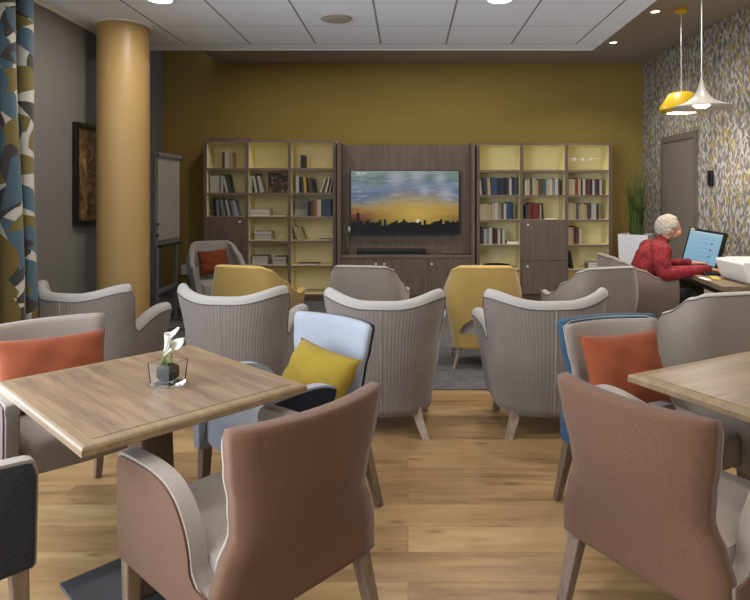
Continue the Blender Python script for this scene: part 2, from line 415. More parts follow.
def uvplane(name, p00, p10, p11, p01, mat, parent=None):
    b = bmesh.new(); vs = [b.verts.new(p) for p in (p00, p10, p11, p01)]; f = b.faces.new(vs); uvl = b.loops.layers.uv.new('UVMap')
    for l, c in zip(f.loops, ((0, 0), (1, 0), (1, 1), (0, 1))): l[uvl].uv = c
    me = bpy.data.meshes.new(name); b.to_mesh(me); b.free(); me.materials.append(M[mat])
    o = bpy.data.objects.new(name, me); COL.objects.link(o)
    if parent: o.parent = parent
    return o

# ------------------------------------------------------------------ ROOM
XL, XL2, XR, YB, YF = -2.60, -3.434, 3.29, 8.55, -3.0
ZT, ZU, ZH = 2.81, 3.286, 3.7
struct('floor', bx(XL2 - .1, XR + .1, YF - .1, YB + .1, -.12, 0), 'floor')
tag(obj('carpet', bx(XL2 + .0, XR, 4.51, YB, 0.0005, .008), 'carpet'), kind='structure')
struct('wall_back', bx(XL2 - .1, XR + .1, YB, YB + .12, 0, ZH + .1), 'yellow_wall')
struct('wall_right', bx(XR, XR + .12, YF, YB, 0, ZH), 'wallpaper')
b = bx(XL2 - .1, -1.6, YF - .12, YF, 0, ZH)
for c_, s_ in (((2.45, YF - .06, ZH / 2), (1.92, .12, ZH)), ((-.055, YF - .06, .2), (3.09, .12, .4)), ((-.055, YF - .06, (2.5 + ZH) / 2), (3.09, .12, ZH - 2.5))): box(c_, s_, bm=b)
struct('wall_front', b, 'grey_wall')
w2_ = tag(obj('added_window', bx(-1.6, 1.49, YF - .09, YF - .03, .4, .46), 'white_satin'), kind='structure')  # added unseen window, an opening for the rear fill light
for a in ((-1.6, 1.49, 2.44, 2.5), (-1.6, -1.54, .46, 2.44), (1.43, 1.49, .46, 2.44), (-.09, -.03, .46, 2.44)): tag(obj('window_frame', bx(a[0], a[1], YF - .09, YF - .03, a[2], a[3]), 'white_satin', w2_), kind='structure')  # frame bars of the added rear window
# left wall with the window beside the curtain
WY0, WY1, WZ0, WZ1 = -1.6, 3.95, .25, 2.6
b = bx(XL - .15, XL, YF, WY0, 0, ZH)
for c_, s_ in (((XL - .075, (WY1 + 5.9) / 2, ZH / 2), (.15, 5.9 - WY1, ZH)), ((XL - .075, (WY0 + WY1) / 2, WZ0 / 2), (.15, WY1 - WY0, WZ0)), ((XL - .075, (WY0 + WY1) / 2, (WZ1 + ZH) / 2), (.15, WY1 - WY0, ZH - WZ1))):
    box(c_, s_, bm=b)
struct('wall_left', b, 'grey_wall')
struct('wall_left_return', bx(XL2, XL - .15, 5.78, 5.9, 0, ZH), 'grey_wall')
struct('wall_left_alcove', bx(XL2 - .1, XL2, 5.78, YB, 0, ZH), 'grey_wall')
win = tag(obj('window_1', bx(XL - .11, XL - .05, WY0, WY0 + .06, WZ0, WZ1), 'white_satin'), kind='structure')
for y in (WY0 + 1.38, WY0 + 2.76, WY0 + 4.13, WY1 - .06): tag(obj('window_frame', bx(XL - .11, XL - .05, y, y + .06, WZ0 + .0, WZ1), 'white_satin', win), kind='structure')
for z in (WZ0, WZ1 - .06): tag(obj('window_frame', bx(XL - .1, XL - .06, WY0 + .06, WY1 - .06, z, z + .06), 'white_satin', win), kind='structure')
# ceilings
struct('ceiling', bx(XL, 1.747, YF, 5.76, ZT, ZU + .02), 'tiles')
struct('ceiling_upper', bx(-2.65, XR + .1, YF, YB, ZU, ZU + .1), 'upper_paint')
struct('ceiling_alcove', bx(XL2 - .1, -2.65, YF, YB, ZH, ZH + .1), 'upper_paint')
struct('trim_1', bx(XL, XL + .02, 3.5, 5.76, ZT - .03, ZT), 'white_satin')
struct('trim_2', bx(XL, 1.747, 5.745, 5.765, ZT - .004, ZT + .06), 'white_satin')
struct('baseboard_back', bx(XL2, XR, YB - .015, YB, 0.008, .12), 'grey_metal')
struct('baseboard_alcove', bx(XL2, XL2 + .015, 5.9, YB - .015, 0.008, .12), 'grey_metal')
struct('baseboard_right', bx(XR - .015, XR, YF, 6.82, 0.008, .09), 'door_frame')
struct('baseboard_left', bx(XL, XL + .015, YF, 5.9, 0.0, .09), 'door_frame')

# door on the wallpapered wall
d = struct('door_1', bx(XR - .008, XR, 7.0, 7.82, 0.008, 2.1), 'door')
for y0, y1, z0, z1 in ((6.92, 7.0, .008, 2.18), (7.82, 7.9, .008, 2.18), (7.0, 7.82, 2.1, 2.18)):
    tag(obj('door_frame', bx(XR - .022, XR, y0, y1, z0, z1, .004), 'door_frame', d), kind='structure')
h = obj('door_handle', tube([(XR - .008, 7.74, 1.02), (XR - .06, 7.74, 1.02), (XR - .06, 7.62, 1.02)], .009), 'chrome', d); h['kind'] = 'structure'

# column
colm = struct('column', lathe([(.196, 0), (.196, ZT)], 64, (PX(123.5, 4.93), 4.93, 0)), 'column', smooth='auto')
cr = obj('column_collar', lathe([(.197, ZT - .012), (.22, ZT - .008), (.22, ZT)], 64, (PX(123.5, 4.93), 4.93, 0)), 'white_satin', colm, smooth=True); cr['kind'] = 'structure'

# curtain at the window edge, hanging in folds along the left wall
def curtain(y0, y1, x, z0, z1, depth, folds):
    b = bmesh.new(); uvl = b.loops.layers.uv.new('UVMap'); nu, nv = folds * 14, 14; V = []
    arc = 0; prev = None; us = []
    for i in range(nu + 1):
        t = i / nu
        y = y0 + (y1 - y0) * t + .02 * math.sin(t * folds * 4 * PI)
        xx = x + depth * (.5 - .5 * math.cos(t * folds * 2 * PI)) * (.75 + .25 * math.sin(t * 9))
        if prev: arc += math.hypot(y - prev[0], xx - prev[1])
        prev = (y, xx); us.append((y, xx, arc))
    for j in range(nv + 1):
        w = j / nv
        V.append([b.verts.new((x + (xx - x) * (1.25 - .4 * w) + .01 * math.sin(w * 7 + i * .15), y + .03 * (1 - w) * math.sin(i * .2), z0 + (z1 - z0) * w)) for i, (y, xx, a) in enumerate(us)])
    for j in range(nv):
        for i in range(nu):
            f = b.faces.new((V[j][i], V[j][i+1], V[j+1][i+1], V[j+1][i]))
            for l, (ii, jj) in zip(f.loops, ((i, j), (i+1, j), (i+1, j+1), (i, j+1))): l[uvl].uv = (us[ii][2], z0 + (z1 - z0) * jj / nv)
    return b
cu = obj('curtain', curtain(2.9, 3.97, XL + .03, .03, ZT - .02, .19, 7), 'curtain', smooth='all')
sm = cu.modifiers.new('thick', 'SOLIDIFY'); sm.thickness = .003
tag(cu, 'long curtain with overlapping leaf shapes in brown, olive, teal and cream', 'curtain')

# framed print on the left wall
pic = thing('framed_picture', 'bronze relief picture in a black frame on the grey wall behind the column', 'picture', (XL, 5.08, 1.61))
for a in ((-.36, -.33, -.4, .4), (.33, .36, -.4, .4), (-.33, .33, -.4, -.37), (-.33, .33, .37, .4)): obj('frame', bx(0.001, .04, *a), 'black_frame', pic)
obj('print', bx(.002, .02, -.33, .33, -.37, .37), 'print', pic)

# flip chart
fc = thing('flip_chart', 'grey metal flip chart with a blank pad standing in the alcove beside the column', 'flip chart', (-2.66, 6.72, 0.008), 0)
obj('board', bx(-.015, .015, -.33, .33, .87, 1.88, .004), 'grey_metal', fc)
obj('paper_pad', bx(.0155, .03, -.30, .30, .95, 1.84), 'pad_dimmed', fc)
obj('clamp_bar', box((.035, 0, 1.86), (.04, .64, .05), .012), 'grey_metal', fc, smooth=True)
obj('pen_tray', bx(.017, .07, -.28, .28, .875, .9, .004), 'black', fc)
for y in (-.27, .27): obj('leg', taper_leg((0, y, .868), (0, y, .03), .035, .035), 'grey_metal', fc)
for y in (-.27, .27): obj('foot', box((.06, y, .018), (.62, .05, .03), .01), 'grey_metal', fc)
obj('crossbar', bx(-.012, .012, -.25, .25, .38, .42), 'grey_metal', fc)
for z in (1.12, 1.0): obj('magnet', lathe([(.018, 0), (.018, .015)], 12, (.032, -.31, z)), 'black', fc)

# wall socket + switch box
so = tag(obj('wall_socket', box((PX(184, 8.53), YB - .008, .39), (.09, .014, .14), .004), 'white_satin'), 'small white double socket low on the ochre wall beside the bookcase', 'socket')
sw = tag(obj('wall_switch', box((XR - .017, 6.6, 1.62), (.032, .085, .17), .008), 'black'), 'small black box mounted on the leaf wallpaper beside the door', 'wall box')

# ceiling lights
def round_light(x, y, z, r, label, group, glow='lamp_glow'):
    t = thing('ceiling_light', label, 'ceiling light', (x, y, z), 0, group)
    obj('trim_ring', lathe([(r * 1.15, -.001), (r * 1.12, -.008), (r, -.01), (r * .98, -.001)], 32), 'white_satin', t, smooth=True)
    obj('diffuser', lathe([(r * .97, -.006), (r * .5, -.008), (.001, -.008)], 32), glow, t)
def area(x, y, z, size, power, col, rot=(0, 0, 0), shape='DISK', sy=None, spread=PI):
    l = bpy.data.lights.new('light', 'AREA'); l.shape = shape; l.size = size; l.energy = power; l.color = col; l.spread = spread
    if sy: l.size_y = sy
    o = bpy.data.objects.new('light', l); COL.objects.link(o); o.location = (x, y, z); o.rotation_euler = rot; return o
WARM = (1, .93, .85)
for i, (x, y) in enumerate([(-1.73, 4.25), (.64, 4.25), (-1.73, 1.9), (.64, 1.9), (-1.73, -.5), (.64, -.5)]):
    if i < 2:
        round_light(x, y, ZT, .085, ['round flush ceiling light in the tiles, nearer the golden column', 'round flush ceiling light in the tiles, nearer the pendant lamps'][i], 'round tile lights')
    area(x, y, ZT - .02, .16, 17, WARM)
for i, y in enumerate((7.37, 6.12)):
    round_light(2.48, y, ZU, .043, ['small recessed spotlight nearest the ochre back wall', 'small recessed spotlight beside the yellow pendant canopy'][i], 'recessed spotlights')
for y in (7.37, 6.12, 4.8, 3.4, 2.0, .6): area(2.48, y, ZU - .02, .08, 11, WARM, spread=2.2)
for x in (-1.7, -.2, 1.1): area(x, 7.1, ZU - .02, .1, 15, WARM)  # added lights without fixtures, brightening the back wall and bookcases
sp = tag(obj('ceiling_speaker', lathe([(.12, 0), (.118, -.012), (.1, -.016), (.03, -.018), (.001, -.018)], 40, (PX(336, 4.71), 4.71, ZT)), 'upper_paint', smooth=True), 'round flush ceiling speaker grille set in a ceiling tile', 'ceiling speaker')

# pendants
pt = thing('pendant_lamp', 'yellow enamel dome pendant lamp hanging in front of the door', 'pendant lamp', (2.71, 6.05, ZU))
zt = PZ(93, 6.05) - ZU; zb = PZ(112, 6.05) - ZU
obj('canopy', lathe([(.06, 0), (.06, -.03), (.045, -.045), (.001, -.045)], 24), 'lamp_yellow', pt, smooth=True)
obj('cord', tube([(0, 0, -.045), (0, 0, zt)], .004), 'white_satin', pt)
obj('shade', lathe([(.02, zt + .01), (.10, zt), (.125, zt - .02), (.20, zb + .045), (.205, zb + .02), (.15, zb - .012), (.14, zb - .012), (.19, zb + .025), (.12, zt - .03), (.02, zt - .01)], 40), 'lamp_yellow', pt, smooth=True)
obj('bulb', lathe([(.001, zb + .0), (.10, zb - .004), (.132, zb - .008), (.001, zb - .01)], 24), 'bulb_glow', pt)
wt = thing('pendant_lamp', 'white trumpet shaped pendant lamp with a wide flat rim over the desk', 'pendant lamp', (PX(701.5, 5.17), 5.17, ZU))
zt = PZ(80, 5.17) - ZU; zb = PZ(108, 5.17) - ZU
obj('cord', tube([(0, 0, 0), (0, 0, zt)], .004), 'white_satin', wt)
prof = [(.008, zt + .02), (.012, zt), (.03, zt - .07), (.055, zt - .12), (.095, zt - .165), (.16, zt - .2), (.25, zb + .004)]
pr2 = [(r - .006 if r > .02 else r * .5, z - .006) for r, z in prof][::-1]
obj('shade', lathe([(p.x, p.y) for p in spline(prof, 4)] + [(p.x, p.y) for p in spline(pr2, 4)], 48), 'lamp_white', wt, smooth=True)
obj('bulb', lathe([(.001, zb + .05), (.05, zb + .045), (.07, zb + .02), (.04, zb + .0), (.001, zb - .005)], 20), 'bulb_glow', wt, smooth=True)
area(2.71, 6.05, 2.2, .2, 6, WARM); area(PX(701.5, 5.17), 5.17, 2.1, .15, 10, WARM)

# ------------------------------------------------------------------ BOOKCASES
YC = 8.2
def X8(px): return PX(px, YC)
def Z8(py): return PZ(py, YC)
def panel(x0, x1, y0, y1, z0, z1, name, parent, edge='walnut', sides='case_yellow', outer=0):
    """board whose front edge (and outer side) is wood, the rest pale yellow"""
    b = bx(x0, x1, y0, y1, z0, z1)
    for f in b.faces:
        n = f.normal
        wood_face = n.y < -.5 or (outer == -1 and n.x < -.5) or (outer == 1 and n.x > .5) or (outer == 2 and n.z > .5)
        f.material_index = 0 if wood_face else 1
    return obj(name, b, [edge, sides], parent)
def bookcase(label, xs, zs, doors):
    t = thing('bookcase', label, 'bookcase', (0, 0, 0), 0)
    y0, y1 = YC, YB - .002; base = .012
    n = len(xs) - 1; top = zs[0]
    T = .045
    for i, x in enumerate(xs):
        xa, xb = (x, x + T) if i == 0 else ((x - T, x) if i == n else (x - T / 2, x + T / 2))
        panel(xa, xb, y0, y1, base, top - .03, 'side_panel' if i in (0, n) else 'divider', t, outer=-1 if i == 0 else (1 if i == n else 0))
    panel(xs[0], xs[-1], y0 - .004, y1, top - .03, top, 'top_board', t, 'shelf_edge', outer=2)
    obj('back_panel', bx(xs[0] + T, xs[-1] - T, y1 - .012, y1, .106, top - .03), 'case_yellow', t)
    obj('plinth', bx(xs[0] + T, xs[-1] - T, y0 + .03, y0 + .05, base, .1), 'walnut', t)
    for i in range(n):
        xa = xs[i] + (T if i == 0 else T / 2); xb = xs[i+1] - (T if i == n - 1 else T / 2)
        dtop = max([z1 for ci, z0, z1, kx in doors if ci == i] or [-1])
        for z in zs[1:]:
            if z < dtop - .05: continue
            panel(xa, xb, y0 + .004, y1 - .012, z - .03, z, 'shelf', t, 'shelf_edge')
    for ci, z0, z1, kx in doors:
        xa = xs[ci] + .006; xb = xs[ci+1] - .006
        dd = obj('door', bx(xa, xb, y0 - .02, y0 - .001, z0, z1, .002), 'walnut', t)
        obj('knob', lathe([(.006, 0), (.006, .015), (.016, .018), (.014, .026), (.001, .028)], 16), 'white_gloss', dd, smooth=True).matrix_local = Matrix.Translation((kx, y0 - .02, z1 - .07)) @ Matrix.Rotation(PI / 2, 4, 'X')
    return t
LX = [X8(203.5), X8(247), X8(289.5), X8(336)]
RX = [X8(476.5), X8(521.5), X8(566.5), X8(612)]
LZ = [Z8(140.5), Z8(168), Z8(192.7), Z8(216.5), Z8(240.5), Z8(265.5), .106]
RZ = [Z8(143), Z8(170), Z8(195), Z8(219.5), Z8(244.5), Z8(269.5), .106]
bookcase('tall open bookcase with pale yellow inside, left of the television unit', LX, LZ, [(0, .106, LZ[3], X8(240.5))])
bookcase('tall open bookcase with pale yellow inside, right of the television unit', RX, RZ, [(1, .106, Z8(261), X8(527)), (1, Z8(260.5), RZ[3], X8(527.5))])
tag(obj('board', bx(X8(208), X8(246), 8.25, 8.5, LZ[0], LZ[0] + .035, .004), 'walnut'), 'flat brown wooden board lying on top of the left bookcase', 'board')

# television unit
CX0, CX1 = X8(337.5), X8(474.5); CT = Z8(143); CS = Z8(255)
tv = thing('television_unit', 'grey brown wooden television unit with recessed back panel and low cupboards', 'cabinet', (0, 0, 0))
for x0, x1 in ((CX0, CX0 + .05), (CX1 - .05, CX1)): obj('side_panel', bx(x0, x1, 8.13, YB - .002, .012, CT, .002), 'walnut', tv)
obj('back_panel', bx(CX0 + .05, CX1 - .05, 8.36, 8.4, CS, CT - .01), 'walnut', tv)
obj('cabinet_body', bx(CX0 + .05, CX1 - .05, 8.17, YB - .002, .012, CS - .03), 'walnut', tv)
obj('counter', bx(CX0 + .05, CX1 - .05, 8.14, 8.36, CS - .03, CS, .002), 'shelf_edge', tv)
for x0, x1, kx in ((CX0 + .053, X8(380) - .002, X8(376)), (X8(380) + .002, X8(427) - .002, X8(384.5)), (X8(427) + .002, CX1 - .053, X8(431.5))):
    dd = obj('door', bx(x0, x1, 8.15, 8.169, .1, CS - .034, .002), 'walnut', tv)
    obj('knob', lathe([(.006, 0), (.006, .015), (.016, .018), (.014, .026), (.001, .028)], 16), 'white_gloss', dd, smooth=True).matrix_local = Matrix.Translation((kx, 8.15, Z8(263.5))) @ Matrix.Rotation(PI / 2, 4, 'X')

t = thing('television', 'large flat television showing a sunset over a dark skyline', 'television', (0, 0, 0))
yT = 8.29; a0, a1, c0, c1 = PX(350, yT), PX(459.8, yT), PZ(234.5, yT), PZ(170, yT)
obj('case', bx(a0, a1, yT, yT + .045, c0, c1, .004), 'black', t)
for r_ in ((a0 + .002, a0 + .016, c0 + .002, c1 - .002), (a1 - .016, a1 - .002, c0 + .002, c1 - .002), (a0 + .016, a1 - .016, c1 - .012, c1 - .002), (a0 + .016, a1 - .016, c0 + .002, c0 + .022)):
    obj('bezel', bx(r_[0], r_[1], yT - .004, yT, r_[2], r_[3]), 'black', t)
uvplane('screen', (a0 + .014, yT - .001, c0 + .02), (a1 - .014, yT - .001, c0 + .02), (a1 - .014, yT - .001, c1 - .01), (a0 + .014, yT - .001, c1 - .01), 'tv_pic', t)
obj('wall_mount', bx((a0 + a1) / 2 - .2, (a0 + a1) / 2 + .2, yT + .045, 8.36, 1.1, 1.5), 'black', t)
# pale unreadable channel mark in the picture's corner
bmk = bmesh.new()
for k, wd in enumerate((.018, .022, .014, .02, .018)): box((a0 + .1 + k * .028, yT - .002, c1 - .045), (wd, .001, .028), bm=bmk)
obj('channel_mark', bmk, 'tv_text', t)
sb = thing('soundbar', 'long black soundbar on the counter below the television', 'soundbar', (PX(391.5, 8.25), 8.25, CS))
obj('housing', box((0, 0, .045), (.93, .1, .07), .012), 'black', sb, smooth=True)
obj('base', bx(-.44, .44, -.035, .035, 0.0, .012), 'dark_metal', sb)
cb = [(PX(427, 8.25), 8.25, CS + .02), (PX(434, 8.25), 8.24, CS + .012), (PX(440, 8.25), 8.25, CS + .02), (PX(446, 8.25), 8.24, CS + .008), (PX(458, 8.25), 8.25, CS + .008), (PX(468, 8.25), 8.26, CS + .008)]
tag(obj('cable', tube(spline(cb, 5), .006, 6), 'black', smooth='all'), 'black cable trailing across the counter beside the soundbar', 'cable')
vs_ = thing('bud_vase', 'slim bud vase with a tall curved green stem left of the television', 'vase', (PX(347, 8.25), 8.25, CS))
obj('vase', lathe([(.02, 0), (.03, .004), (.032, .05), (.02, .09), (.016, .13), (.013, .13), (.017, .09), (.027, .05), (.02, .01), (.001, .01)], 20), 'glass', vs_, smooth=True)
obj('stem', tube(spline([(0, 0, .012), (.015, 0, .12), (-.01, 0, .25), (-.045, 0, .4)], 6), .007, 7), 'stem', vs_, smooth='all')
obj('bud', lathe([(.002, 0), (.018, .02), (.02, .05), (.012, .07), (.001, .085)], 10, (.03, 0, .3)), 'petal', vs_, smooth=True)
obj('twig', tube([(-.005, 0, .2), (-.04, 0, .21), (-.09, 0, .21)], .004, 6), 'stem', vs_)
obj('bud_stalk', tube(spline([(.008, 0, .15), (.02, 0, .24), (.03, 0, .301)], 4), .004, 6), 'stem', vs_)

# ------------------------------------------------------------------ BOOKS
BC = {'black': '1b1a1c', 'dark grey': '3f3d3e', 'grey': '7b7874', 'white': 'b0aba0', 'cream': 'a39678', 'beige': '9e8a6c', 'brown': '5a3f2c', 'red': '74281f', 'dark red': '541c1a',
      'blue': '28405c', 'navy': '1c2a44', 'orange': 'a0532a', 'yellow': 'b8962f', 'green': '3b4a2c', 'teal': '2f5a60', 'pale blue': '8fa3b5'}
BM = {k: plain('book cover ' + k, v, .55, var=.12, vs=30) for k, v in BC.items()}
ORD = ['first', 'second', 'third', 'fourth', 'fifth', 'sixth', 'seventh', 'eighth', 'ninth', 'tenth', 'eleventh', 'twelfth', 'thirteenth', 'fourteenth', 'fifteenth', 'sixteenth', 'seventeenth']
def book_bm(w, dpt, h):
    b = bx(-w/2, w/2, 0, dpt, 0, h)
    for f in b.faces: f.material_index = 0
    tops = [f for f in b.faces if abs(f.normal.z) > .9 or f.normal.y > .5]
    r = bmesh.ops.inset_individual(b, faces=tops, thickness=min(.003, w * .2), depth=0)
    for f in tops: f.material_index = 1
    for f in tops: bmesh.ops.translate(b, vec=-f.normal * .004, verts=f.verts[:])
    return b
CASE = {'L': (LX, LZ, 'left bookcase'), 'R': (RX, RZ, 'right bookcase')}
SHN = ['top', 'second', 'third', 'fourth', 'fifth']
def row(case, c, s, px0, items):
    """items: (colour, width px, height px, lean px) left to right, standing on the shelf"""
    xs, zs, cname = CASE[case]; z = zs[s + 1] + .0005; x = X8(px0)
    cn = ['left', 'middle', 'right'][c]
    for k, (colr, wp, hp, ln) in enumerate(items):
        w = max(.012, wp * .01344 - .001); h = min(hp * .01344, .30); a = -ln * .01344 / h
        dep = .16 + .04 * random.random()
        o = obj('book', book_bm(w, dep, h), [BM[colr], 'paper'])
        size = 'thick ' if wp >= 4 else ('thin ' if wp < 2.2 else '')
        lean = ' leaning' if abs(ln) > 1.5 else ''
        tag(o, f"{size}{colr}{lean} book, {ORD[k]} from left, {SHN[s]} shelf, {cn} column of {cname}", 'book', f"books on the {SHN[s]} shelf, {cn} column of the {cname}")
        # lean about the lower corner
        yy = YC + .035 + .02 * random.random()
        ang = math.atan(a)
        lift = abs(math.sin(ang)) * w / 2
        o.location = (x + w / 2 / math.cos(ang), yy, z + lift); o.rotation_euler = (0, -ang, 0)
        o['_'] = 0; del o['_']
        x += w / math.cos(ang) + .0015
def stack(case, c, s, px0, wpx, n, thick, colrs, what='magazine', jitter=.01):
    xs, zs, cname = CASE[case]; z = zs[s + 1] + .0005; cn = ['left', 'middle', 'right'][c]
    for k in range(n):
        b = book_bm(thick - .0008, wpx * .01344, .2)
        o = obj(what, b, [BM[colrs[k % len(colrs)]], 'paper'])
        o.rotation_euler = (0, -PI / 2, -PI / 2)
        bmesh_ = None
        # lay flat: height axis -> depth
        o.matrix_world = Matrix.Translation((X8(px0) + random.uniform(0, jitter), YC + .04 + random.uniform(0, .01), z + thick * (k + .5))) @ Matrix(((0, 1, 0, 0), (0, 0, 1, 0), (1, 0, 0, 0), (0, 0, 0, 1)))
        pos = 'bottom' if k == 0 else ('top' if k == n - 1 else ORD[k] + ' from bottom')
        side = {('L', 1, 4, 0): 'left', ('L', 1, 4, 1): 'right'}.get((case, c, s, 1 if px0 > 265 else 0), '')
        tag(o, f"flat {colrs[k % len(colrs)]} {what}, {pos} of {side + ' ' if side else ''}pile, {SHN[s]} shelf, {cn} column, {cname}" if n > 1 else f"{colrs[0]} {what} lying flat, {SHN[s]} shelf, {cn} column of {cname}", what, f"{what}s lying on the {SHN[s]} shelf, {cn} column of the {cname}")
row('L', 0, 0, 221, [('brown', 3, 16, 0), ('white', 4, 17, 0), ('beige', 3, 16, 0)])
row('L', 0, 1, 209, [('white', 9, 17, 0), ('grey', 2, 19, 0), ('white', 2, 17, .6), ('green', 3, 18, .5), ('white', 2, 16, -3.5), ('dark grey', 3, 18, -4)])
row('L', 0, 2, 213, [('black', 3, 18, -1), ('grey', 2.5, 17, -1), ('dark grey', 3, 18, -1), ('grey', 3, 17, -3), ('dark grey', 2.5, 17, -3), ('white', 2.5, 17, -3.5), ('dark grey', 2.5, 17, -3.5), ('grey', 2.5, 16, -3.5), ('pale blue', 2, 16, -3.5)])
row('L', 1, 1, 249.5, [('white', 1.8, 17, 0), ('black', 3, 18, 0), ('white', 2.5, 17, -3), ('dark grey', 2.5, 19, -2), ('white', 2.5, 17, -3.5)])
row('L', 2, 0, 300, [('black', 4, 13, 0)])
row('L', 2, 1, 295.5, [('white', 3, 17, 0), ('black', 3, 16, 0), ('dark grey', 2, 16, 0), ('yellow', 2.5, 16, -1), ('black', 3, 15, -1), ('brown', 3, 15, -2), ('black', 2.6, 14, -2)])
row('L', 2, 3, 297, [('cream', 2, 15, -5.5), ('cream', 2.5, 14, -5.5), ('beige', 2.5, 13.5, -5)])
row('L', 2, 2, 307.5, [('black', 3, 15, 0), ('brown', 3, 16, 0), ('orange', 3, 16, 0), ('white', 4, 17, 0), ('dark grey', 3.5, 17, 0), ('blue', 6.5, 17, 0)])
for k, (colr, ln, px) in enumerate((('white', 5.5, 319), ('white', 3.5, 324.5), ('grey', 2.5, 328.3))):
    b = book_bm(.022, .17, .2); o = obj('book', b, [BM[colr], 'paper']); an = math.atan(ln / 15)
    o.location = (X8(px) + .011, YC + .05, LZ[2] + .0005 + math.sin(an) * .012); o.rotation_euler = (0, an, 0)
    tag(o, ['white book leaning furthest right, second shelf, right column of the left bookcase', 'white book leaning behind the furthest leaning one, second shelf, right column, left bookcase', 'grey leaning book touching the side, second shelf, right column of the left bookcase'][k], 'book', 'books leaning at the right end of a shelf')
def cover(px0, px1, case, s, h, mat, label):
    zs = CASE[case][1]; w = X8(px1) - X8(px0)
    o = obj('picture_book', box((0, 0, h / 2), (w, .014, h), .001), [mat] if isinstance(mat, str) else [mat]); o.location = ((X8(px0) + X8(px1)) / 2, YC + .12, zs[s + 1] + .004); o.rotation_euler = (-.1, 0, 0)
    tag(o, label, 'book')
cover(266, 286, 'L', 1, .27, 'floral', 'large dark picture book with flowers on its front cover, standing on the left bookcase')
cover(293, 306.5, 'L', 2, .235, BM['grey'], 'grey magazine with its cover turned outward, third shelf of the left bookcase')
stack('L', 1, 2, 249.5, 19, 4, .024, ['white', 'cream'], 'paper_pile'.replace('_pile', '_ream'))
stack('L', 1, 2, 271, 15, 1, .014, ['white'], 'folder')
stack('L', 1, 3, 253, 17, 6, .02, ['grey', 'dark grey', 'white'])
stack('L', 1, 4, 250.5, 16, 7, .018, ['dark grey', 'white', 'grey'])
stack('L', 1, 4, 271.5, 14, 7, .016, ['grey', 'dark grey', 'white'])
stack('L', 2, 4, 296, 22, 1, .02, ['brown'], 'folder')
stack('L', 0, 2, 207, 5, 1, .01, ['grey'], 'leaflet')
stack('L', 2, 3, 318, 12, 1, .012, ['brown'], 'leaflet')
row('R', 0, 1, 480.5, [('white', 1.8, 15, -1), ('black', 3.2, 17, -1), ('dark grey', 2.6, 17, -1), ('cream', 3.2, 17, -.8), ('dark grey', 2, 17, 0), ('blue', 4.5, 17.5, -.5), ('black', 3, 17, 0), ('navy', 3.2, 16.5, 0), ('black', 3, 17.5, 0), ('dark grey', 2.4, 17, 0), ('white', 2.2, 17, 0), ('navy', 3, 18, 0), ('dark grey', 2.5, 17, 0)])
row('R', 0, 2, 479.5, [('cream', 5, 15, 0), ('cream', 2.6, 16, 0), ('beige', 5, 15, 0), ('cream', 3, 16, 0), ('white', 3.5, 17.5, 0), ('grey', 3, 16, 0), ('brown', 2.5, 16, 0), ('white', 2.5, 16, 0), ('blue', 4.4, 17.5, 0), ('navy', 2.5, 17, 0)])
row('R', 0, 3, 479.5, [('black', 3, 16, 0), ('dark grey', 2, 17, 0), ('white', 2.4, 15, 0), ('grey', 2.6, 16, 0), ('white', 3, 17, 0), ('black', 2.6, 16, 0), ('dark red', 3, 15, 0), ('white', 2.5, 15, 0), ('dark grey', 2, 14, 0), ('white', 2.5, 15, 0)])
stack('R', 0, 3, 507, 12, 1, .04, ['white'], 'book')
row('R', 1, 1, 525.5, [('white', 2, 15, 0), ('cream', 3, 16, 0), ('dark grey', 2.5, 15, 0), ('cream', 3.2, 17, 0), ('beige', 3, 15, 0), ('brown', 2.6, 16, 0), ('green', 2, 15, 0), ('teal', 3, 16, 0), ('cream', 3, 15.5, 0), ('white', 3, 16, 0), ('grey', 2.5, 15, 0), ('white', 3, 16.5, 0), ('dark grey', 2, 16, 0)])
row('R', 1, 2, 526.5, [('dark grey', 2.6, 15, 0), ('red', 3, 17, 0), ('dark red', 2.8, 17, 0), ('red', 2.8, 16.5, 0), ('dark red', 2.5, 16, 0), ('beige', 1.8, 15, 0), ('black', 2.6, 16, -1)])
stack('R', 1, 2, 545, 14, 1, .02, ['white'], 'book')
row('R', 2, 1, 569.5, [('cream', 4, 16, 0), ('cream', 2.6, 16, 0), ('red', 2.8, 17, 0), ('cream', 2.6, 16, 0), ('black', 1.8, 16, 0), ('white', 3, 17, 0), ('dark red', 2.4, 16, 0), ('brown', 2.4, 16, 0), ('black', 2, 16, 0), ('white', 2.4, 15, 0), ('blue', 2, 15, 0), ('dark red', 2.6, 16, 0), ('white', 2.6, 15, 0)])
row('R', 2, 2, 569, [('cream', 5, 17, 0), ('beige', 3, 16, 0), ('dark grey', 2.6, 16, 0), ('beige', 2.4, 15, 0), ('cream', 3.2, 16, 0), ('beige', 2.6, 15, 0), ('brown', 2, 16, 0), ('dark grey', 2.2, 16, 0), ('white', 2.2, 16, 0), ('white', 2.4, 16, 0), ('dark grey', 3, 16, 0)])
row('R', 2, 3, 569, [('cream', 2.8, 17, 0), ('beige', 2.6, 17, 0), ('dark red', 3, 18, 0), ('brown', 2.6, 17, 0), ('white', 2.2, 16, 0)])
row('R', 2, 4, 572.5, [('black', 2.4, 18, -3)])
stack('R', 2, 4, 589, 14, 3, .03, ['beige', 'grey', 'white'], 'book')
tag(obj('bowl', lathe([(.05, 0), (.06, .004), (.12, .03), (.185, .05), (.18, .052), (.11, .036), (.001, .02)], 32, (X8(498), 8.33, RZ[5] + .001)), 'moss', smooth=True), 'shallow dark green bowl on the fifth shelf of the right bookcase', 'bowl')
gar = thing('star_garland', 'thin wire with three small white stars strung across the top shelf of the right bookcase', 'garland', (X8(587), 8.3, Z8(159)))
xa, xb = RX[2] + .0225 - X8(587), RX[3] - .045 - X8(587)
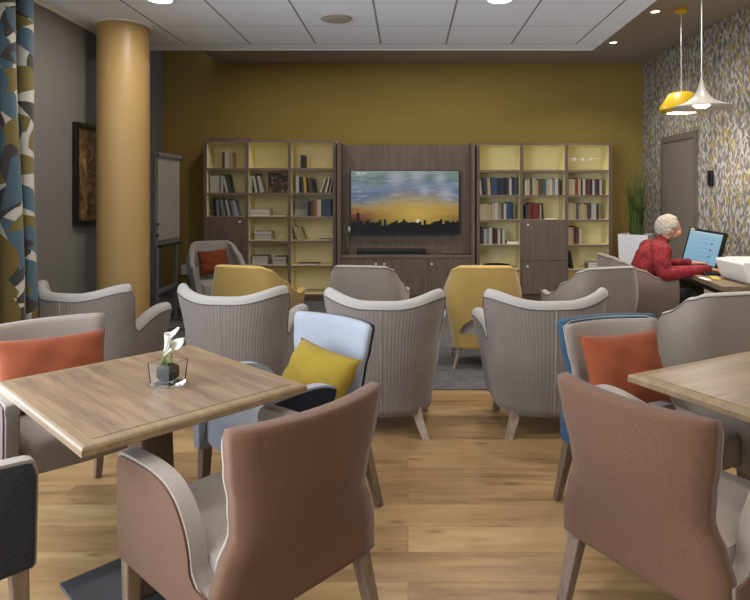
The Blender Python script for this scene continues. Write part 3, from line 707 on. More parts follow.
obj('wire', tube(spline([(xa, 0, .02), (0, 0, 0), (xb, 0, .02)], 6), .0022, 6), 'white_gloss', gar, smooth='all')
for px in (576.5, 584.8, 592.8):
    b = bmesh.new()
    for a in range(3): tube([(math.cos(a * PI / 3) * .035, 0, math.sin(a * PI / 3) * .035), (-math.cos(a * PI / 3) * .035, 0, -math.sin(a * PI / 3) * .035)], .0045, 6, bm=b)
    obj('star', b, 'white_gloss', gar).location = (X8(px) - X8(587), 0, .0)

# ------------------------------------------------------------------ DINING ARMCHAIR
def hw_at(z): return interp(z, [(.32, .278), (.42, .277), (.48, .258), (.56, .226), (.64, .234), (.74, .254), (.82, .264), (.86, .265)])
def lean_at(z): return 0 if z < .42 else -.05 * ((z - .42) / .44) ** 1.2
def dining_chair(label, loc, facing, outer, inner, group, legm='leg_wood', wrap=False):
    """facing: angle of the seat front in the ground plane; origin under the foot of the backrest"""
    t = thing('dining_armchair', label, 'armchair', (loc[0], loc[1], loc[2] if len(loc) > 2 else 0), facing - PI / 2, group)
    T = .030 if wrap else .064; H = .858; Ht = .848 if wrap else H; inset = .006 if wrap else 0
    def ring(z, hw, T_, yo, back=1.0, cr=.007, n=10):
        pts = []; y0 = lean_at(min(z, .86)) + yo
        bow = .052 * smoothstep(.35, .7, z) + .006
        for i in range(n + 1):
            u = -1 + 2 * i / n; pts.append((u * hw, y0 - T_ / 2 - bow * (1 - u * u) + (cr if abs(u) == 1 else 0), z))
        for i in range(n + 1):
            u = 1 - 2 * i / n; pts.append((u * hw, y0 + T_ / 2 - bow * (1 - u * u) - (cr if abs(u) == 1 else 0), z))
        return pts
    rings = [ring(.318, .268, T * .7, 0)]
    for z in [.324] + [.34 + .0197 * k for k in range(25)]: rings.append(ring(z, hw_at(z) - inset, T, 0))
    for dz, k, tt in ((.0, 1, 1), (.017, .995, .96), (.023, .985, .84), (.025, .97, .66)): rings.append(ring(Ht - .025 + dz, (hw_at(.86) - inset) * k, T * tt, 0))
    obj('backrest', loft(rings, 'strip'), outer, t, smooth='all')
    r2 = []
    for z in [.455 + .0198 * k for k in range(21)]:
        e = min(1, (z - .452) / .03, (.858 - z) / .03); e = max(.0, e) ** .5
        if wrap: r2.append(ring(z, hw_at(min(z, .86)) - .012 * (1 - e), .012 + .030 * e, T / 2 + .014, cr=.008))
        else: r2.append(ring(z - .008 * (z > .6), hw_at(min(z, .86)) - .006 - .010 * (1 - e), .008 + .016 * e, T / 2 + .001, cr=.005))
    obj('backrest_pad', loft(r2, 'strip'), inner, t, smooth='all')
    pp = []
    for z in [.46 + .02 * k for k in range(19)] + [.836]: pp.append((hw_at(z) - (.008 if wrap else .003), lean_at(z) + T / 2 - .004, z))
    top = [(u * (hw_at(.86) - .012), lean_at(.85) + T / 2 - .004 - .058 * (1 - u * u), .853 if not wrap else .838) for u in [1 - k / 6 for k in range(1, 12)]]
    path = pp + top + [(-x, y, z) for x, y, z in reversed(pp)]
    if outer != 'rose': obj('piping', tube(path, .0028, 6), 'pip_light', t, smooth='all')
    out = [(.0, .32), (.535, .32), (.545, .33), (.55, .60), (.542, .635), (.525, .650), (.42, .657), (.32, .657), (.24, .643), (.175, .608), (.13, .555), (.105, .50), (.095, .44), (.07, .415), (.0, .41)]
    fine = [(p.x, p.y) for p in spline(out[3:13], 3)]
    outl = out[:3] + fine + out[13:]
    for s in (-1, 1):
        xa, xb = sorted((s * .234, s * .283))
        arm = obj('armrest', prism(outl, xa, xb, 'x', .007), inner, t, smooth=True)
        # fabric-covered outer face, slightly smaller outline
        cy, cz = .30, .46
        sm_ = [(cy + (y - cy) * .965, cz + (z - cz) * .955) for y, z in outl]
        xa, xb = sorted((s * .280, s * .290))
        ar = obj('outer_panel', prism(sm_, xa, xb, 'x', .003), outer, arm, smooth=True)
    b = bmesh.new()
    n = 8
    rs = []
    for z, e in ((.345, .0), (.352, .012), (.42, .014), (.455, .012), (.475, -.002), (.484, -.03), (.488, -.07)):
        h_ = .232 + min(e, 0); yb_, yf = .0 + max(0, -e), .515 + e
        rs.append([(-h_, yb_, z), (0, yb_, z + (.006 if z > .47 else 0)), (h_, yb_, z), (h_, (yb_ + yf) / 2, z), (h_, yf - .02, z), (h_ * .6, yf, z), (0, yf + .006, z), (-h_ * .6, yf, z), (-h_, yf - .02, z), (-h_, (yb_ + yf) / 2, z)])
    obj('seat', loft(rs), inner, t, smooth=True)
    for s in (-1, 1):
        obj('leg', taper_leg((s * .26, .50, .335), (s * .26, .515, .0), .048, .032), legm, t)
        obj('leg', taper_leg((s * .238, .005, .335), (s * .252, -.09, .0), .048, .032), legm, t)
    return t
def back_origin(rc, face):     # rc: ground point under the middle of the backrest top edge; shift to origin
    return (rc[0] + .065 * math.cos(face), rc[1] + .065 * math.sin(face))
R = math.radians
DG = 'upholstered dining armchairs around the two tables'
fa = R(138.5); c1 = dining_chair('rose brown tweed dining armchair, back turned, at the near edge of the left table', back_origin((-.262, 1.715), fa), fa, 'rose', 'cream', DG)
fa = R(33.5); c2 = dining_chair('rose brown tweed dining armchair, back turned, at the near edge of the right table', back_origin((.645, 1.80), fa), fa, 'rose', 'cream', DG)
fa = R(48); c3 = dining_chair('charcoal tweed armchair with a pale rim, only its arm showing beside the left table', (-1.70, 1.635), fa, 'charcoal', 'cream', DG, wrap=True)
fa = R(-45); c4 = dining_chair('beige dining armchair with mauve sides holding an orange cushion, behind the left table', back_origin((-1.75, 2.93), fa), fa, 'mauve', 'cream', DG, wrap=True)
fa = R(229); c5 = dining_chair('navy dining armchair with pale grey inside holding the mustard cushion', back_origin((-.34, 2.985), fa), fa, 'navy', 'cream_white', DG, wrap=True)
fa = R(-72); c6 = dining_chair('blue tweed dining armchair with cream inside holding an orange cushion, by the right table', back_origin((.955, 2.95), fa), fa, 'blue', 'cream', DG)

# ------------------------------------------------------------------ CUSHIONS
def cushion_bm(w, h, th, n=18):
    b = bmesh.new(); Gd = {}
    for sgn in (1, -1):
        for i in range(n + 1):
            for j in range(n + 1):
                u, v = -1 + 2 * i / n, -1 + 2 * j / n
                edge = i in (0, n) or j in (0, n)
                if sgn == -1 and edge: continue
                t_ = ((1 - abs(u) ** 2.6) * (1 - abs(v) ** 2.6)) ** .55 * th / 2
                pin = 1 - .07 * (1 - abs(v) ** 2) * abs(u) ** 3; pin2 = 1 - .07 * (1 - abs(u) ** 2) * abs(v) ** 3
                wr = .004 * math.sin(7 * u + 4 * v) * (1 - abs(u)) + .004 * math.sin(9 * v - 5 * u)
                Gd[(sgn, i, j)] = b.verts.new((u * w / 2 * pin, v * h / 2 * pin2, sgn * t_ + (wr if not edge else 0)))
    def V(s, i, j): return Gd.get((s, i, j)) or Gd[(1, i, j)]
    for s in (1, -1):
        for i in range(n):
            for j in range(n):
                q = (V(s, i, j), V(s, i+1, j), V(s, i+1, j+1), V(s, i, j+1)); b.faces.new(q if s == 1 else q[::-1])
    return b
def cushion(chair, mat, label, w, h, th, pos, tilt, spin=0, yaw=0):
    o = obj('cushion', cushion_bm(w, h, th), mat, smooth='all')
    Mx = Matrix.Translation(chair.location) @ Matrix.Rotation(chair.rotation_euler.z, 4, 'Z') @ Matrix.Translation(pos) @ Matrix.Rotation(yaw, 4, 'Z') @ Matrix.Rotation(R(90) - tilt, 4, 'X') @ Matrix.Rotation(spin, 4, 'Z')
    # local +y -> up, local z -> out of the backrest
    o.matrix_world = Mx
    return tag(o, label, 'cushion')
cushion(c4, 'orange', 'wide orange cushion leaning in the beige armchair behind the left table', .47, .34, .13, (.01, .135, .64), R(-22), R(2))
cushion(c5, 'mustard', 'mustard yellow cushion leaning in the navy and pale grey armchair', .43, .27, .14, (-.11, .165, .63), R(-30), R(5))
cushion(c6, 'orange', 'orange cushion leaning in the blue tweed armchair by the right table', .42, .36, .13, (.035, .135, .645), R(-20), R(0))

# ------------------------------------------------------------------ TABLES
def table(label, cx, cy, ang, lx, ly, edge_top=True):
    t = thing('dining_table', label, 'table', (cx, cy, 0), ang)
    top = .75; th = .034
    rs = []
    for z, e in ((top - th, .012), (top - th + .006, 0), (top - .010, 0), (top - .003, .004), (top, .012)):
        rs.append([(-lx/2 + e, -ly/2 + e, z), (lx/2 - e, -ly/2 + e, z), (lx/2 - e, ly/2 - e, z), (-lx/2 + e, ly/2 - e, z)])
    obj('table_edge', loft(rs), 'table_edge', t)
    obj('tabletop', bx(-lx/2 + .045, lx/2 - .045, -ly/2 + .045, ly/2 - .045, top - .01, top + .0012), 'table_top', t)
    obj('groove', bx(-lx/2 + .0425, lx/2 - .0425, -ly/2 + .0425, ly/2 - .0425, top - .01, top + .0004), 'pedestal', t)
    obj('support_plate', bx(-.2, .2, -.2, .2, top - th - .02, top - th, .002), 'dark_metal', t)
    r2 = [[(s * a, s2 * a, z) for s, s2 in ((-1, -1), (1, -1), (1, 1), (-1, 1))] for z, a in ((.014, .075), (top - th - .02, .055))]
    b = loft(r2); bmesh.ops.bevel(b, geom=b.edges[:], offset=.004, segments=1, affect='EDGES'); obj('pedestal', b, 'pedestal', t)
    obj('base_plate', bx(-.235, .235, -.235, .235, 0.0005, .014, .003), 'dark_metal', t)
    return t
t1 = table('square oak table with a flower vase, in the left foreground', -.955, 2.262, R(-43), .875, .775)
ct, st = math.cos(R(28)), math.sin(R(28))
t2 = table('oak table at the right edge of view, beside the second rose brown armchair', .855 + .40 * ct + .43 * st, 2.375 + .40 * st - .43 * ct, R(28), .80, .86)

# vase
v = thing('glass_vase', 'square glass vase with a moss ball and white calla lilies on the left table', 'vase', (PX(168, 2.24), 2.24, .7515), R(-20)); v.scale = (.82,) * 3
b = loft([[(s * a, q * a, z) for s, q in ((-1, -1), (1, -1), (1, 1), (-1, 1))] for z, a in ((0, .052), (.105, .06), (.105, .056), (.010, .048))]); obj('glass_body', b, 'glass', v)
bm_ = bmesh.new(); bmesh.ops.create_icosphere(bm_, subdivisions=4, radius=1)
for q in bm_.verts:
    n_ = 1 + .07 * math.sin(q.co.x * 17 + q.co.z * 11) * math.sin(q.co.y * 19) + random.uniform(-.04, .04)
    m_ = max(abs(q.co.x), abs(q.co.y), abs(q.co.z)); k_ = .6 + .4 / m_ * .75
    q.co = Vector((q.co.x * .046 * n_ * k_, q.co.y * .046 * n_ * k_, .056 + q.co.z * .042 * n_ * k_))
obj('moss_ball', bm_, 'moss', v, smooth='all')
def calla(base, tip, size, tw, dirn):
    st_ = obj('stem', tube(spline([base, ((base[0]*.6+tip[0]*.4), (base[1]+tip[1])/2, base[2] + (tip[2]-base[2])*.6), tip], 5), .0035, 7), 'stem', v, smooth='all')
    b = bmesh.new(); rings = []
    n = 20
    d = Vector(dirn).normalized()
    q = d.to_track_quat('Z', 'Y')
    for k in range(9):
        s = k / 8; r_ = size * (.10 + .42 * s ** 1.6); zz = size * 1.9 * s
        ring = []
        for i in range(n + 1):
            a = 2 * PI * i / n * .93 + tw
            lip = max(0, math.cos(a - tw - PI * .93)) ** 2 * size * .9 * s ** 3
            rr = r_ * (1 + .35 * s ** 3 * max(0, math.cos(a - tw - PI * .93)))
            ring.append(Vector(tip) + q @ Vector((rr * math.cos(a), rr * math.sin(a), zz + lip)))
        rings.append(ring)
    fl = obj('flower', loft(rings, caps=False, closed=False), 'petal', v, smooth='all')
    fl.modifiers.new('t', 'SOLIDIFY').thickness = .0012
    obj('spadix', tube([Vector(tip) + q @ Vector((0, 0, size * .2)), Vector(tip) + q @ Vector((0, 0, size * 1.5))], size * .08, 7), 'spadix', fl, smooth='all')
calla((-.036, -.012, .02), (-.018, .0, .145), .044, 2.6, (.35, 0, 1))
calla((-.04, .012, .02), (-.008, -.01, .132), .042, 3.4, (.95, -.2, .8))
calla((.0, .02, .085), (.012, .012, .14), .032, 1.0, (.5, .3, 1))
b = bmesh.new()
for k in range(26):
    a = random.uniform(0, 2 * PI); r_ = random.uniform(.005, .03); L = random.uniform(.015, .04)
    p0 = Vector((r_ * math.cos(a), r_ * math.sin(a), .082)); p1 = p0 + Vector((math.cos(a) * .012, math.sin(a) * .012, L))
    sd = Vector((-math.sin(a), math.cos(a), 0)) * .003
    b.faces.new([b.verts.new(q) for q in (p0 - sd, p0 + sd, p1)])
tag(obj('foliage', b, 'stem', v), kind='stuff')

# ------------------------------------------------------------------ TUB / LOUNGE CHAIRS
def ushell(rim, flare, w=.33, d=.30, L=.30, zb=.16, thick=.07, n=64, nv=16, p=.9, dome=.018):
    """U-shaped shell. s in [-1,1] round the shell, 0 = middle of back. returns outer bmesh w/ UV, lining bmesh, rim path"""
    arc = PI / 2 * math.hypot(w, d) / math.sqrt(2); tot = arc + L; sa = arc / tot
    def plan(s):
        a = abs(s)
        if a <= sa:
            ph = a / sa * PI / 2; x = w * math.sin(ph) ** p; y = -d * math.cos(ph) ** p; nx, ny = math.sin(ph), -math.cos(ph)
        else:
            x = w; y = (a - sa) / (1 - sa) * L; nx, ny = 1, 0
        sg = -1 if s < 0 else 1
        return Vector((sg * x, y)), Vector((sg * nx, ny)).normalized()
    def outer(s, z):
        q, n_ = plan(s); f = flare(s, z); return Vector((q.x * f[0], q.y * f[1] if q.y < 0 else q.y, z)), n_
    S = [-1 + 2 * i / n for i in range(n + 1)]
    bo = bmesh.new(); uvl = bo.loops.layers.uv.new('UVMap'); Gd = []
    for s in S:
        zr = rim(s) - dome; Gd.append([bo.verts.new(outer(s, zb(s) + (zr - zb(s)) * j / nv)[0]) for j in range(nv + 1)])
    for i in range(n):
        for j in range(nv):
            f = bo.faces.new((Gd[i][j], Gd[i+1][j], Gd[i+1][j+1], Gd[i][j+1]))
            for l, (a, c) in zip(f.loops, ((i, j), (i+1, j), (i+1, j+1), (i, j+1))): l[uvl].uv = ((S[a] + 1) / 2, c / nv)
    bo.faces.new([Gd[i][0] for i in range(n + 1)])
    li = bmesh.new(); rows_ = []; pip = []
    for s in S:
        zr = rim(s) - dome; o_, n_ = outer(s, zr); th = thick(s) if callable(thick) else thick
        pip.append(o_ + Vector((0, 0, .001)))
        col_ = [o_]
        for k in range(1, 8):
            a = PI * k / 8
            col_.append(Vector((o_.x - n_.x * th * (1 - math.cos(a)) / 2, o_.y - n_.y * th * (1 - math.cos(a)) / 2, zr + math.sin(a) ** .75 * dome)))
        for k in range(9):
            z = zr - (zr - .34) * k / 8; q, _ = outer(s, z); col_.append(Vector((q.x - n_.x * th, q.y - n_.y * th, z)))
        rows_.append([li.verts.new(c_) for c_ in col_])
    for a, c_ in zip(rows_, rows_[1:]):
        for k in range(len(a) - 1): li.faces.new((a[k], c_[k], c_[k+1], a[k+1]))
    # close the arm fronts: a strip from the outer edge to the inner edge
    for e, i in ((0, 0), (1, n)):
        s = S[i]; zr = rim(s) - dome; r0 = rows_[i]; inner = r0[8:]
        out_ = [r0[0]] + [li.verts.new(outer(s, zr - (zr - .40) * k / 8)[0] + Vector((0, .002, 0))) for k in range(1, 9)]
        for k in range(8): li.faces.new((out_[k], out_[k+1], inner[k+1], inner[k]))
        try: li.faces.new(r0[0:9])
        except ValueError: pass
        low = [out_[8], inner[8]]; q0 = outer(s, zb(s))[0]; _, nn = plan(s); th = thick(s) if callable(thick) else thick
        l0 = li.verts.new(q0 + Vector((0, .002, 0))); l1 = li.verts.new(Vector((q0.x - nn.x * th, q0.y + .002, q0.z)))
        li.faces.new((out_[8], l0, l1, inner[8]))
    return bo, li, pip, outer

def lounge_chair(label, loc, rz, seam_red=False, width=1.0):
    t = thing('wing_lounge_chair', label, 'lounge chair', (loc[0], loc[1], loc[2] if len(loc) > 2 else 0), rz, 'grey ribbed lounge chairs')
    def rim(s):
        a = abs(s); z = .83 + .05 * smoothstep(.08, .46, a)
        z -= .285 * smoothstep(.50, .62, a); return z - .008 + .10 * smoothstep(.60, .95, a)
    def flare(s, z):
        a = abs(s)
        base = .88 + .15 * smoothstep(.12, .50, z)
        wing = 1 + .19 * smoothstep(.52, .88, z) * (1 - smoothstep(.56, .68, a))
        return (base * wing * width * (1 + .15 * smoothstep(.7, 1, a) * smoothstep(.4, .7, z)), (.9 + .10 * smoothstep(.12, .5, z)) * (1 + .06 * smoothstep(.5, .88, z)))
    zb = lambda s: .135 + .03 * abs(s) ** 2
    bo, li, pip, outer = ushell(rim, flare, .325, .30, .28, zb, lambda s: .07 + .02 * smoothstep(.5, .8, abs(s)), dome=.05)
    obj('outer_shell', bo, 'ribbed', t, smooth='all')
    ln = obj('lining', li, 'velvet_rim', t, smooth=True)
    obj('piping', tube(pip, .0045, 6), 'pip_dark', t, smooth='all')
    seam = [outer(.0, zb(0) + (rim(0) - .05 - zb(0)) * k / 12)[0] + Vector((0, -.001, 0)) for k in range(13)]
    obj('back_seam', tube(seam, .003, 6), 'seam_grey', t, smooth='all')
    obj('seat_cushion', box((0, .07, .385), (.40, .42, .15), .05, seg=4), 'velvet_rim', t, smooth='all')
    for x, y, fx, fy in ((-.2, -.16, -.265, -.235), (.2, -.16, .265, -.235), (-.22, .22, -.235, .25), (.22, .22, .235, .25)):
        r_ = [[(p0 + sx * s0 / 2, p1 + sy * s1 / 2, z) for sx, sy in ((-1, -1), (1, -1), (1, 1), (-1, 1))] for (p0, p1, z, s0, s1) in ((x, y, .18, .055, .05), ((x * .7 + fx * .3), (y * .7 + fy * .3), .10, .05, .042), (fx, fy, .0, .045, .03))]
        obj('leg', loft(r_), 'leg_grey', t)
    return t
def tub_chair(label, loc, rz, fab='velvet_grey', rimm='velvet_rim', legm='leg_grey', group='smooth velvet tub chairs', gap=False, scale=1.0, pipm='pip_dark', hb=.86, ha=.60, zbase=.17, high_legs=False):
    t = thing('tub_chair', label, 'tub chair', (loc[0], loc[1], loc[2] if len(loc) > 2 else 0), rz, group)
    t.scale = (scale,) * 3
    def rim(s):
        a = abs(s); z = hb + .006 * math.cos(a * 5)
        z -= .025 * smoothstep(.24, .46, a)
        z -= (hb - ha - .02) * (.75 * smoothstep(.46, .73, a) + .25 * smoothstep(.65, .92, a))
        return z + .02 * smoothstep(.85, 1, a)
    def flare(s, z): return (interp(z, [(.2, .86), (.60, 1.08), (.88, .90)]), (.84 + .16 * smoothstep(.2, .6, z)) * (1 + .12 * smoothstep(.5, .88, z)))
    zb = lambda s: zbase
    bo, li, pip, outer = ushell(rim, flare, .295, .27, .28, zb, .06, n=112 if gap else 64, nv=30 if gap else 16, p=.46)
    if gap:   # arched opening at the back between backrest and seat
        dl = []
        for f in bo.faces:
            c_ = f.calc_center_median()
            if len(f.verts) == 4 and c_.y < -.12 and (c_.x / .2) ** 2 + ((c_.z - .30) / .14) ** 2 < 1 and c_.z > .30: dl.append(f)
        bmesh.ops.delete(bo, geom=dl, context='FACES')
        dl = []
        for f in li.faces:
            c_ = f.calc_center_median()
            if c_.y < -.1 and (c_.x / .2) ** 2 + ((c_.z - .30) / .14) ** 2 < 1: dl.append(f)
        bmesh.ops.delete(li, geom=dl, context='FACES')
        for q_ in (bo, li):
            bmesh.ops.delete(q_, geom=[v_ for v_ in q_.verts if not v_.link_faces], context='VERTS')
            for v_ in {v_ for e_ in q_.edges if e_.is_boundary for v_ in e_.verts}:
                x_, z_ = v_.co.x, v_.co.z
                if v_.co.y < -.1 and abs(x_) < .235 and .22 < z_ < .50:
                    if z_ < .335 and abs(x_) < .19: v_.co.z = .30; continue
                    k_ = math.hypot(x_ / .2, (z_ - .30) / .14)
                    if k_ > .5: v_.co.x = x_ / k_; v_.co.z = .30 + (z_ - .30) / k_
    obj('outer_shell', bo, fab, t, smooth='all')
    obj('lining', li, rimm, t, smooth=True)
    obj('piping', tube(pip, .004, 6), pipm, t, smooth='all')
    obj('seat_cushion', box((0, .055, (zbase + .41) / 2 + .02), (.42, .44, .37 - zbase), .045, seg=4), 'velvet_rim' if gap else rimm, t, smooth='all')
    for sx in (-1, 1):
        for y0, y1 in ((-.14, -.2), (.2, .26)):
            obj('leg', tube([(sx * .19, y0, zbase + .01), (sx * .25, y1, 0.0)], lambda q: .02 - .009 * q, 10), legm, t, smooth=True)
    return t
C8 = .009
def back_at(px, Y, off): return (PX(px, Y), Y)
# ribbed wing chairs: location = centre of the U; rz 0 faces away from the camera
def wl(label, px, Yc, rz, width=1.0): return lounge_chair(label, (PX(px, Yc), Yc, .008 if Yc > 4.6 else 0), R(rz), width=width)
wl('grey ribbed wing chair between the column and the window curtain', 97, 4.13, -15, 1.0)
wl('grey ribbed wing chair behind the left table, in front of a yellow one', 240, 4.02, -8)
wl('grey ribbed wing chair with its back turned, directly in front of the television', 386, 3.86, -4)
wl('grey ribbed wing chair standing just left of the blue tweed armchair', 541, 3.86, 4, 1.04)
tub_chair('mustard velvet tub chair, back turned, nearest the left bookcase', (PX(256, 5.2), 5.2, .008), R(-17), 'velvet_yellow', 'velvet_yrim', pipm='velvet_yrim')
tub_chair('grey velvet tub chair with its back turned, below the soundbar', (PX(368, 5.2), 5.2, .008), R(-9))
tub_chair('mustard velvet tub chair with an arched gap above its pale seat', (PX(482, 5.2), 5.2, .008), R(-2), 'velvet_yellow', 'velvet_yrim', gap=True, pipm='velvet_yrim')
tub_chair('grey velvet tub chair between a ribbed wing chair and the white planter', (PX(592, 5.1), 5.1, .008), R(18))
tub_chair('grey velvet tub chair behind the right table, nearest the desk', (PX(704, 3.9), 3.9, 0), R(14), scale=1.0)
tc_ = tub_chair('pale taupe tub chair facing the room with a small orange cushion, before the left bookcase', (PX(216, 7.3), 7.3, .008), R(180 + 30), 'velvet_grey', 'velvet_rim', group=None)
cushion(tc_, 'orange', 'small orange cushion in the tub chair in front of the left bookcase', .36, .3, .12, (0, -.12, .62), R(-20), R(-4))

# ------------------------------------------------------------------ DESK AREA
dk = thing('desk', 'brown wooden desk along the leaf wallpaper holding the computer and printer', 'desk', (0, 0, 0))
DP = [(2.38, 4.62), (3.26, 4.62), (3.26, 6.45), (2.62, 6.45), (2.45, 5.16)]
obj('desktop', prism(DP, .71, .75, 'z', .003), 'desk', dk)
obj('underframe', prism([(2.44, 4.67), (3.25, 4.67), (3.25, 6.4), (2.68, 6.4), (2.51, 5.18)], .65, .71, 'z'), 'black', dk)
obj('side_panel', bx(2.62, 2.66, 4.9, 5.4, .012, .65), 'case_yellow', dk)
obj('side_panel', bx(2.9, 3.2, 4.72, 4.75, .012, .65), 'desk', dk)
obj('side_panel', bx(2.75, 3.2, 6.3, 6.33, .012, .65), 'desk', dk)
mo = thing('computer_monitor', 'black computer monitor with a pale blue page on screen, on the desk', 'monitor', (0, 0, 0))
A = Vector((PX(681, 6.05), 6.05, PZ(261, 6.05))); B_ = Vector((PX(716, 5.58), 5.58, PZ(269.5, 5.58))); Ct = Vector((PX(725, 5.5), 5.5, PZ(231, 5.5))); Dt = Vector((PX(690, 6.05), 6.05, PZ(227.5, 6.05)))
Ct = B_ + (Dt - A)
nrm = (B_ - A).cross(Dt - A).normalized()
b = loft([[A, B_, Ct, Dt], [q - nrm * .03 for q in (A, B_, Ct, Dt)]]); obj('screen_housing', b, 'black', mo)
e1 = (B_ - A).normalized(); e2 = (Dt - A).normalized(); m1 = .022
uvplane('display', A + e1 * m1 + e2 * m1 + nrm * .002, B_ - e1 * m1 + e2 * m1 + nrm * .002, Ct - e1 * m1 - e2 * m1 + nrm * .002, Dt + e1 * m1 - e2 * m1 + nrm * .002, 'page', mo)
obj('sticker', loft([[Dt + e1 * .02 - e2 * .004 + nrm * .002, Dt + e1 * .075 - e2 * .004 + nrm * .002, Dt + e1 * .075 - e2 * .017 + nrm * .002, Dt + e1 * .02 - e2 * .017 + nrm * .002], [Dt + e1 * .02 - e2 * .004 + nrm * .004, Dt + e1 * .075 - e2 * .004 + nrm * .004, Dt + e1 * .075 - e2 * .017 + nrm * .004, Dt + e1 * .02 - e2 * .017 + nrm * .004]]), 'white_satin', mo)
mid = (A + B_) / 2 - nrm * .06
obj('stand', tube([(mid.x + .01, mid.y, .765), (mid.x + .03, mid.y, .95)], .025, 8), 'black', mo)
obj('stand_foot', box((mid.x, mid.y, .757), (.16, .24, .014), .004), 'black', mo)
kb = thing('keyboard', 'black computer keyboard on the desk under the hands of the person', 'keyboard', (2.63, 5.42, .7505), R(-8))
obj('case', box((0, 0, .011), (.14, .42, .022), .005), 'black', kb)
for r_ in range(4):
    for k in range(12): obj('key', box((-.05 + r_ * .033, -.18 + k * .0327, .0245), (.026, .026, .006), .002, seg=1), 'black_frame', kb)
pr = thing('printer', 'white desktop printer with a sloped front at the near end of the desk', 'printer', (2.57, 4.68, .7505))
obj('body', prism([(.07, 0), (.045, .02), (.004, .13), (.0, .155), (.012, .172), (.62, .172), (.63, .16), (.63, 0)], 0, .42, 'y', .006), 'printer', pr, smooth=True)
obj('badge', box((.16, -.001, .06), (.05, .003, .018)), 'navy', pr)
obj('control_panel', box((.33, -.001, .125), (.14, .003, .035)), 'grey_metal', pr)
obj('lid', bx(.07, .61, .02, .40, .172, .18, .003), 'printer', pr)
tag(obj('paper_sheet', box((2.445, 5.03, .7525), (.05, .2, .0015), 0, (0, 0, -.1)), 'paper'), 'white sheet of paper lying at the desk edge before the printer', 'paper')
tag(obj('paper_pad', box((2.53, 5.03, .757), (.06, .2, .012), .001, (0, 0, -.3)), 'note'), 'narrow yellow note pad on the desk between keyboard and printer', 'note pad')

pl = thing('planter', 'tall white square planter with long grass in the corner beside the bookcase', 'planter', (2.93, 7.82, .008), R(-35))
r2 = [[(s * a, q * a, z) for s, q in ((-1, -1), (1, -1), (1, 1), (-1, 1))] for z, a in ((0, .15), (.93, .185), (.93, .165), (.88, .16))]
obj('pot', loft(r2), 'white_gloss', pl)
obj('soil', bx(-.155, .155, -.155, .155, .86, .885), 'terrac', pl)
b = bmesh.new(); rnd_ = random.Random(5)
for k in range(230):
    a = rnd_.uniform(0, 2 * PI); r0 = rnd_.uniform(0, .09) ; L = rnd_.uniform(.5, 1.12); sp_ = rnd_.uniform(.03, .34) * (1.3 if L < .7 else .8)
    a2 = a + rnd_.uniform(-.5, .5)
    base = Vector((r0 * math.cos(a), r0 * math.sin(a), .88)); dr = Vector((math.cos(a2), math.sin(a2), 0)); sd = Vector((-dr.y, dr.x, 0)) * rnd_.uniform(.004, .009)
    prev = None
    for s in range(6):
        q = s / 5; p_ = base + dr * sp_ * q ** 2.2 + Vector((0, 0, L * (q - .12 * q ** 3 * (sp_ / .2))))
        wd = 1 - q * .97
        cur = (b.verts.new(p_ - sd * wd), b.verts.new(p_ + sd * wd))
        if prev: b.faces.new((prev[0], prev[1], cur[1], cur[0]))
        prev = cur
lim = Matrix.Rotation(R(-35), 3, 'Z')
for q in b.verts:   # keep the blades clear of the walls
    w_ = lim @ q.co
    if w_.x + 2.93 > XR - .04: w_.x = XR - .04 - 2.93
    if w_.y + 7.82 > YB - .04: w_.y = YB - .04 - 7.82
    q.co = lim.inverted() @ w_
tag(obj('grass_blades', b, 'grass', pl, smooth='all'), kind='stuff')

# ------------------------------------------------------------------ PERSON AND HER CHAIR
PY = 5.62
dc = tub_chair('taupe tub chair at the desk in which the person sits', (2.09, PY + .02, .008), R(-90), 'taupe_f', 'cream', group=None, hb=.88, ha=.695, zbase=.36)
def skin_mesh(verts, edges, radii, root=0, sub=2):
    me = bpy.data.meshes.new('tmp'); me.from_pydata([tuple(v) for v in verts], edges, [])
    o = bpy.data.objects.new('tmp', me); COL.objects.link(o)
    o.modifiers.new('s', 'SKIN').use_smooth_shade = True
    for i, r_ in enumerate(radii):
        me.skin_vertices[0].data[i].radius = r_ if isinstance(r_, tuple) else (r_, r_)
        me.skin_vertices[0].data[i].use_root = (i == root)
    ss = o.modifiers.new('u', 'SUBSURF'); ss.levels = ss.render_levels = sub
    dg = bpy.context.evaluated_depsgraph_get(); ev = o.evaluated_get(dg)
    res = bpy.data.meshes.new_from_object(ev); bpy.data.objects.remove(o)
    b = bmesh.new(); b.from_mesh(res); return b
class Sk:
    def __init__(s): s.v = []; s.e = []; s.r = []
    def add(s, p, r, par=None):
        s.v.append(p); s.r.append(r); i = len(s.v) - 1
        if par is not None: s.e.append((par, i))
        return i
    def chain(s, pts, par):
        for p, r in pts: par = s.add(p, r, par)
        return par
pe = thing('person', 'white haired person in a red patterned jacket typing at the desk computer', 'person', (2.13, PY, -.01))
# local frame: +x = facing direction, z up from carpet. seat height .46
def hand(sk, par, wrist, dirx, side, curl=.5):
    d = Vector(dirx).normalized(); up = Vector((0, 0, 1)); lat = d.cross(up).normalized() * side; up = lat.cross(d) * side
    w = Vector(wrist)
    palm = sk.add(w + d * .045, (.032, .016), par); kn = sk.add(w + d * .08, (.036, .013), palm)
    for k, (o_, L) in enumerate(((-.027, .062), (-.009, .072), (.009, .068), (.026, .054))):
        a = w + d * .088 + lat * o_; b_ = a + d * L * .5 + up * -.004; c_ = b_ + d * L * .35 - up * L * curl * .5
        i = sk.add(a, .009, kn); i = sk.add(b_, .0085, i); sk.add(c_, .0065, i)
    t0 = sk.add(w + d * .03 - lat * .026, .011, palm); t1 = sk.add(w + d * .055 - lat * .045 - up * .006, .0095, t0); sk.add(w + d * .08 - lat * .05 - up * .012, .007, t1)
S = Sk()
pel = S.add((0, 0, .54), (.12, .10))
